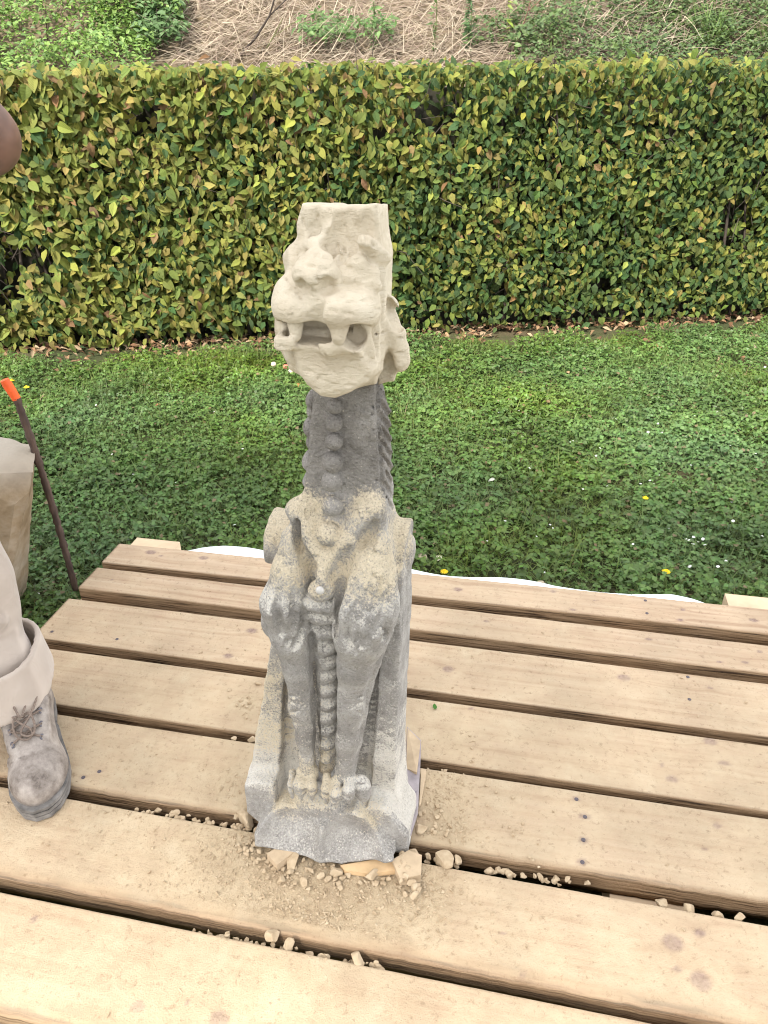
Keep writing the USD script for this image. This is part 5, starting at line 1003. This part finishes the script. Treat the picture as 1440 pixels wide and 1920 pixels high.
# ------------------------------------------------------------------ wooden wedges under the carving
wedge_m = plain('grey_wedge_wood', (0.30, 0.265, 0.27), noise=30, amount=.35, rough=.85, spec=.2, bump=.3)
wdust_m = plain('dusty_wedge_wood', (0.43, 0.33, 0.22), noise=45, amount=.2, rough=.95, spec=.1, bump=.6)
w = thing('wooden_wedge', 'grey wooden wedge with stamped letters, lying against the right side of the sculpture foot', 'wedge')
def top_at(px, py, z): return onz(px, py, z)
ztip, zend = DECK_Z + .010, DECK_Z + .034
tp_ = [top_at(767.5, 1572, ztip), top_at(784, 1512, ztip + .009), top_at(789.5, 1388, zend), top_at(763, 1362, zend + .002), top_at(760, 1470, ztip + .014)]
hull = trimesh.convex.convex_hull(np.array(tp_ + [[*p[:2], DECK_Z + .001] for p in tp_])); obj('body', hull, wedge_m, w)
dp = [top_at(781.5, 1448, zend - .012 + .0115), top_at(788.5, 1389, zend + .0025), top_at(764, 1364, zend + .0045), top_at(761.5, 1440, zend - .006)]
dv = np.array(dp + [p - [0, 0, .006] for p in dp]); dm = trimesh.convex.convex_hull(dv); obj('dust_layer', dm, wdust_m, w)
m = meshkit.text_mesh('STRI', .0085, .0010)
a = np.array(tp_[0]); nrm_ = unit(np.cross(tp_[1] - tp_[0], tp_[2] - tp_[0])); nrm_ *= np.sign(nrm_[2])
yd = unit(tp_[2] * .5 + tp_[3] * .5 - tp_[0]); xd = unit(np.cross(yd, nrm_)); yd = unit(np.cross(nrm_, xd)); org = top_at(779, 1509, ztip + .011)
tv = m.vertices; pl_ = org - nrm_ * ((org - tp_[1]) @ nrm_)
obj('lettering', (pl_ + tv[:, :1] * yd - tv[:, 1:2] * xd + (tv[:, 2:] + .0003) * nrm_, m.faces), plain('purple_ink', (0.06, 0.045, 0.09), noise=300, amount=.4), w)
w2 = thing('wooden_wedge', 'short pale wooden wedge beside the lettered wedge', 'wedge')
tq = [top_at(799, 1444, DECK_Z + .014), top_at(790, 1440, DECK_Z + .016), top_at(786, 1509, DECK_Z + .006), top_at(789, 1508, DECK_Z + .005)]
obj('body', trimesh.convex.convex_hull(np.array(tq + [[*p[:2], DECK_Z + .001] for p in tq])), wdust_m, w2)
pale_wood = plain('fresh_wood', (0.52, 0.36, 0.20), noise=40, amount=.2, rough=.8, spec=.2)
def slat(name, label, A4, th, mt=pale_wood):
    t = [onz(a, b, DECK_Z + th) for a, b in A4]; mm = trimesh.convex.convex_hull(np.array(t + [[*p[:2], DECK_Z + .0005] for p in t])); return tag(obj(name, mm, mt), label, 'wood strip')
slat('wood_strip', 'thin fresh pale wood strip under the front edge of the leaf foot', [(638, 1622), (700, 1612), (745, 1612), (742, 1632), (690, 1638), (645, 1631)], .010)
slat('wood_strip', 'dusty offcut of wood sticking out at the left front of the foot', [(500, 1600), (526, 1585), (552, 1596), (519, 1622)], .016, wdust_m)
slat('wood_offcut', 'square dusty offcut under the right front corner, covered in stone chips', [(735, 1612), (766, 1594), (791, 1603), (789, 1640), (750, 1648)], .018, wdust_m)

# ------------------------------------------------------------------ stone chips
chip_m = mat('stone_chip', {'g': ('geometry', {}), 'oi': ('object_info', {}), 'n': ('noise_texture', {'scale': 90.0, 'detail': 6.0}), 'r': ('rgb_ramp', {'ramp': [(0.3, (0.40, 0.30, 0.19)), (0.55, (0.50, 0.39, 0.26)), (0.8, (0.57, 0.47, 0.33))]}), 'mr': ('map_range', {'from_min': 0.0, 'from_max': 1.0, 'to_min': 0.82, 'to_max': 1.12}), 'h': ('hsv', {'fac': 1.0}), 'b': ('bump', {'strength': 0.6, 'distance': 0.002}), 'p': ('principled_bsdf', {'roughness': 0.95, 'specular_ior_level': 0.1})},
    [('g.position', 'n.vector'), ('n.fac', 'r.fac'), ('g.random_per_island', 'mr.value'), ('mr.result', 'h.value'), ('r.color', 'h.color'), ('h.color', 'p.base_color'), ('n.fac', 'b.height'), ('b.normal', 'p.normal')])
def chunk(g, size, n=13, flat=.65):
    if n > 9:
        h = trimesh.creation.icosphere(2, 1.0); v = h.vertices * [1, g.uniform(.65, 1), flat * g.uniform(.8, 1.15)]; off = g.uniform(0, 50, 3)
        for _ in range(9):
            pn = unit(g.normal(0, 1, 3)); c_ = g.uniform(.42, .72) * np.abs(v @ pn).max(); v = v - np.maximum(v @ pn - c_, 0)[:, None] * pn * .99
        v = v * (1 + .20 * (meshkit.fbm(v * 2.6 + off, 3, 7)[:, None] - .5)); h = trimesh.Trimesh(v, h.faces, process=False)
        h.apply_transform(trimesh.transformations.rotation_matrix(g.uniform(0, 6.28), [0, 0, 1])); h.vertices *= size * .5; h.vertices -= [0, 0, h.vertices[:, 2].min()]; return h
    p = g.normal(0, 1, (n, 3)); p = unit(p) * g.uniform(.75, 1.05, (n, 1)) * [1, g.uniform(.65, 1), flat * g.uniform(.8, 1.1)]
    h = trimesh.convex.convex_hull(p); h.apply_transform(trimesh.transformations.rotation_matrix(g.uniform(0, 6.28), [0, 0, 1])); h.vertices *= size * .5; h.vertices -= [0, 0, h.vertices[:, 2].min()]; return h
g = np.random.default_rng(201)
def chip(px, py, spx, label, z=DECK_Z, sink=.12, group=None, flat=.65, name='stone_chip'):
    pos = onz(px, py + spx * .25, z); s = spx / FOCAL * np.linalg.norm(pos - CAM) * 1.0; h = chunk(g, s, flat=flat)
    t = obj(name, (h.vertices + pos - [0, 0, sink * s], h.faces), chip_m, smooth=False); return tag(t, label, 'stone chip', group)
BIG = [(548, 1608, 36, 'large crumbly stone chip beside the dusty wood strip left of the foot'), (629, 1630, 32, 'pale angular stone chip under the rib of the leaf foot, largest in the front row'), (699, 1638, 30, 'round stone chip in front of the fresh wood strip'),
       (764, 1637, 28, 'flat pale stone chip on the square offcut at the right front corner'), (774, 1596, 34, 'biggest stone lump on the square offcut, against the foot corner'), (527, 1645, 22, 'single angular stone chip in front of the left wood offcut'), (568, 1650, 23, 'flat stone chip with ragged top edge, right of the single angular one'),
       (462, 1528, 46, 'large triangular stone chunk jammed in the gap left of the foot'), (443, 1530, 18, 'white bean shaped stone chip left of the large triangular chunk'), (472, 1383, 26, 'pale rounded stone lying in the gap left of the pillar'), (440, 1384, 15, 'small stone in shadow in the gap left of the pale rounded one'),
       (486, 1290, 0, ''), (486, 1279, 16, 'round stone chip on the plank left of the pillar, beside a patch of crumbs'), (788, 1548, 26, 'elongated stone chip on the plank right of the lettered wedge'), (818, 1528, 14, 'small pale stone chip beside the elongated one right of the wedge'),
       (832, 1607, 44, 'broad pale stone lump in the gap right of the foot corner'), (858, 1612, 24, 'stone lump in the gap right of the broad pale lump'), (803, 1604, 18, 'small stone lump in the gap nearest the foot corner'), (513, 1752, 30, 'pale stone chip in the front gap, leftmost of the two big ones'), (545, 1765, 32, 'largest stone chip in the front gap below the sculpture'), (668, 1792, 36, 'last big stone chip at the right of the heap in the front gap'),
       (920, 1628, 24, ''), (945, 1630, 18, ''), (1240, 1690, 30, ''), (1345, 1713, 34, ''), (1385, 1721, 26, ''), (1290, 1703, 28, '')]
FARGAP = {920: 'shadowed stone chip in the long gap right of the foot, leftmost of six', 945: 'shadowed stone chip in the long gap right of the foot, second of six', 1240: 'shadowed stone chip in the long gap right of the foot, third of six', 1290: 'shadowed stone chip in the long gap right of the foot, fourth of six', 1345: 'shadowed stone chip in the long gap right of the foot, fifth of six', 1385: 'shadowed stone chip in the long gap right of the foot, rightmost of six'}
for px, py, s, lb in BIG:
    if s == 0: continue
    gap = (1500 < py < 1560 and px < 480) or 'gap' in lb or lb == ''
    chip(px, py, s, lb or FARGAP[px], DECK_Z - (.020 if lb == '' else .010 if gap else 0), group=None)
# rows of lesser chips
def ordinal(k): return f"{k}{'th' if 10 < k % 100 < 14 else {1: 'st', 2: 'nd', 3: 'rd'}.get(k % 10, 'th')}"
def line_chips(a, b, n, s0, s1, jit, label, group, z):
    for k, u in enumerate(np.sort(g.random(n))):
        px = a[0] + (b[0] - a[0]) * u; py = a[1] + (b[1] - a[1]) * u + g.normal(0, jit); chip(px, py, g.uniform(s0, s1), f'{label}, {ordinal(k + 1)} from the left', z, group=group)
line_chips((255, 1517), (500, 1558), 48, 8, 17, 3.0, 'stone chip heaped in the plank gap left of the sculpture foot', 'stone chips in the gap left of the foot', DECK_Z - .013)
line_chips((800, 1612), (1120, 1662), 34, 8, 18, 3.5, 'stone chip in the plank gap running right from the foot', 'stone chips in the gap right of the foot', DECK_Z - .019)
line_chips((360, 1747), (720, 1815), 64, 7, 18, 3.5, 'stone chip in the gap between the two front planks', 'stone chips in the front gap', DECK_Z - .016)
line_chips((800, 1443), (880, 1456), 10, 7, 13, 2.0, 'stone chip at the plank edge right of the wedges', 'stone chips at the plank edge behind the wedges', DECK_Z - .008)
line_chips((505, 1625), (790, 1655), 60, 7, 17, 12, 'small pale stone chip scattered in front of the leaf foot', 'stone chips in front of the leaf foot', DECK_Z)
line_chips((745, 1610), (785, 1660), 26, 8, 19, 12, 'stone chip heaped at the right front corner of the foot', 'stone chips at the right front corner', DECK_Z + .012)
line_chips((440, 1560), (520, 1640), 26, 7, 14, 16, 'small stone chip on the plank left of the leaf foot', 'stone chips left of the leaf foot', DECK_Z)
line_chips((775, 1500), (850, 1570), 20, 6, 13, 18, 'small stone chip on the plank right of the wedges', 'stone chips right of the wedges', DECK_Z)
line_chips((430, 1300), (500, 1345), 14, 5, 10, 10, 'small stone crumb in the patch left of the pillar', 'stone crumbs left of the pillar', DECK_Z)
line_chips((880, 1440), (1020, 1600), 16, 5, 9, 25, 'small pale stone crumb on the plank right of the sculpture', 'stone crumbs right of the sculpture', DECK_Z)
# crumbs and grit, past counting
protos_c = [chunk(g, 1.0, 8) for _ in range(8)]
def scatter(n, smin, smax, spread, name, label, seed):
    gg = np.random.default_rng(seed); w_ = np.array([p[2] ** .7 * p[3] for p in PILES]); k = gg.choice(len(PILES), n, p=w_ / w_.sum())
    X = pile_w[k, 0] + gg.normal(0, 1, n) * pile_w[k, 2] * spread; Y = pile_w[k, 1] + gg.normal(0, 1, n) * pile_w[k, 2] * spread * .8
    far = gg.random(n) < .22; X[far] = gg.uniform(-1.0, 1.1, far.sum()); Y[far] = gg.uniform(.42, 1.5, far.sum())
    parts = []; s = smin * (smax / smin) ** (gg.random(n) ** 2.2)
    for i in range(n):
        dt = X[i] * DT[0] + Y[i] * DT[1]
        ok = dt > LEFT + .01 and any(mf * X[i] + bf + rad * 1.2 < Y[i] < mb * X[i] + bb - .004 for (mb, bb), (mf, bf), rad, _ in PLK)
        if not ok: continue
        h = protos_c[gg.integers(8)]; a = gg.uniform(0, 6.28); c, s_ = math.cos(a), math.sin(a); v = h.vertices * s[i]
        parts.append((np.stack([c * v[:, 0] - s_ * v[:, 1] + X[i], s_ * v[:, 0] + c * v[:, 1] + Y[i], v[:, 2] + DECK_Z - .0018 - .15 * s[i]], 1), h.faces))
    tag(obj(name, join(parts), chip_m), label, 'stone grit', kind='stuff')
scatter(12000, .0022, .0095, .62, 'stone_crumbs', 'pale stone crumbs strewn over the planks round the sculpture foot', 211)
scatter(20000, .0010, .0030, .85, 'stone_grit', 'fine pale stone grit on the dusty planks', 212)

# ------------------------------------------------------------------ small things on the lawn
white_m = plain('daisy_white', (0.66, 0.66, 0.62), noise=100, amount=.06, rough=.6)
yellow_m = plain('dandelion_yellow', (0.80, 0.56, 0.02), noise=200, amount=.2, rough=.7)
def disc(r, h, k, wob=.25):
    a = np.linspace(0, 2 * np.pi, k * 2, endpoint=False); rr = r * (1 - wob * (np.arange(2 * k) % 2)); V = np.vstack([[0, 0, h], np.stack([rr * np.cos(a), rr * np.sin(a), np.full(2 * k, h * .55)], 1), [0, 0, 0]])
    f = [[0, 1 + i, 1 + (i + 1) % (2 * k)] for i in range(2 * k)] + [[2 * k + 1, 1 + (i + 1) % (2 * k), 1 + i] for i in range(2 * k)]; return V, np.array(f)
DA_ = [(95, 358), (193, 350), (50, 370), (280, 408), (345, 430), (398, 415), (420, 458), (450, 505), (465, 500), (480, 528), (580, 573), (600, 535), (613, 493), (665, 385), (680, 390), (890, 412), (840, 455), (910, 458), (930, 505), (990, 505), (1030, 480), (1055, 560), (1073, 372), (1180, 470), (1185, 490), (1250, 522), (1378, 562), (1185, 355), (1425, 130), (248, 635), (150, 700), (125, 900), (180, 470), (350, 918), (365, 938), (283, 977), (320, 1157), (35, 1000), (515, 740), (635, 725), (803, 713), (850, 697), (865, 715), (893, 668), (945, 938), (1068, 980), (1030, 990), (1045, 995), (1115, 990), (1125, 1020), (1065, 1015), (1090, 1005), (1183, 815), (1260, 803), (1293, 857), (1265, 900), (1412, 975), (1230, 1100), (1320, 1115), (1050, 1128), (1190, 1128), (765, 1015), (1138, 620), (1055, 620)]
pts = [(900 + a / 2.667, 640 + b / 2.667) for a, b in DA_] + [(210, 852), (105, 1045), (71, 1114), (330, 905), (402, 772), (455, 842), (250, 890), (510, 808), (180, 760), (440, 985)]
hv_ = thing('daisy', 'small white daisy in flower in the lawn', 'daisy', onz(*pts[0], .032), group='daisies in the lawn')
obj('flower', disc(.0055, .003, 8), white_m, hv_)
for k, p_ in enumerate(pts[1:]):
    x = UsdGeom.Xform.Define(stage, path_of('daisy')); x.AddTranslateOp().Set(Gf.Vec3d(*map(float, onz(*p_, .030 + .012 * rng.random())))); x.AddRotateXYZOp().Set(Gf.Vec3f(float(rng.normal(18, 12)), float(rng.normal(0, 12)), float(rng.uniform(0, 360)))); s_ = float(rng.uniform(.7, 1.15)); x.AddScaleOp().Set(Gf.Vec3f(s_, s_, s_))
    x.GetPrim().GetReferences().AddInternalReference(hv_.GetPath()); x.GetPrim().SetInstanceable(True); x.SetXformOpOrder(x.GetOrderedXformOps())
    tag(x.GetPrim(), 'small white daisy in flower in the lawn', 'daisy', 'daisies in the lawn')
for px, py, r, lb in [(1249, 1073, .013, 'bright yellow dandelion nearest the right end of the deck'), (1210, 935, .011, 'yellow dandelion half closed in the middle of the right lawn'), (833, 1073, .012, 'yellow dandelion just behind the white sheet, right of the sculpture'), (50, 727, .014, 'yellow dandelion right of the orange stake tip'), (23, 714, .013, 'yellow dandelion touching the orange stake tip')]:
    q_ = onz(px, py, .045); t = thing('dandelion', lb, 'dandelion', q_)
    m = [disc(r * (1 - .25 * k), .005 + .003 * k, 11, .35) for k in range(3)]; obj('flower', join(m), yellow_m, t)
    obj('stalk', tube([[0, 0, 0.001], [.004, .003, -.025], [.006, .004, -.05]], .0014, 5), stem_m, t)
red_f, cream_f = plain('fruit_red', (0.42, 0.15, 0.10), noise=90, amount=.4, rough=.45, spec=.4), plain('fruit_cream', (0.62, 0.52, 0.38), noise=90, amount=.3, rough=.5, spec=.4)
for px, py, r, mt, lb in [(513, 683, .013, cream_f, 'small cream fallen fruit, leftmost of three left of the stone head'), (536, 688, .0145, red_f, 'small reddish fallen fruit, middle of three left of the stone head'), (545, 697, .0135, cream_f, 'small cream fallen fruit touching the stone head outline')]:
    pr_ = np.array([(0.02, -.86), (.5, -.84), (.92, -.35), (1.0, .1), (.8, .62), (.35, .86), (.12, .74), (0.001, .62)]) * r; m = trimesh.creation.revolve(pr_, sections=18); q_ = onz(px, py, .03); t = thing('fallen_fruit', lb, 'fruit', q_)
    obj('flesh', m, mt, t, smooth=True); obj('stem', tube([[0, 0, r * .6], [.002, 0, r * 1.2]], .0012, 5), twig_m, t)
for k, (px, py, L_, col, lb) in enumerate([(826, 1041, .035, (.62, .58, .42), 'pale upright dry leaf in the grass right of the scroll'), (801, 1048, .034, (.55, .47, .33), 'flat pale brown leaf in the grass beside the scroll'), (1010, 1089, .040, (.50, .42, .30), 'pale brown leaf lying on the edge of the white sheet'), (746, 944, .032, (.70, .68, .60), 'whitish leaf in the grass beside the mane'), (928, 898, .024, (.72, .70, .62), 'whitish petal like leaf in the middle lawn'), (562, 720, .035, (.55, .20, .07), 'orange fallen leaf in the grass left of the neck'), (1331, 656, .045, (.45, .20, .09), 'rust coloured fallen leaf at the lawn edge on the right'), (1418, 648, .05, (.55, .42, .30), 'pale tan fallen leaf at the far right of the lawn edge'), (300, 756, .03, (.42, .20, .10), 'rust coloured fallen leaf in the left lawn'), (815, 1330, .016, (.06, .16, .03), 'tiny torn green leaf on the plank right of the sculpture')]):
    z_ = .034 if px != 815 else DECK_Z + .003; z_ = .062 if px == 1010 else z_; gq = np.random.default_rng(300 + k); a = gq.uniform(0, 6.28); q_ = onz(px, py, z_)
    v, f, uv, ix = leaves(q_[None], np.array([[math.cos(a), math.sin(a), .15]]), np.array([[gq.normal(0, .25), -.3, 1.0]]), np.array([L_]), np.array([L_ * .62]), .35, .3, 6, 'ovate', 400 + k)
    tag(obj('fallen_leaf', (v, f), litter_m, attrs={'tint': np.array(col)[None].repeat(len(v), 0)}), lb, 'leaf')
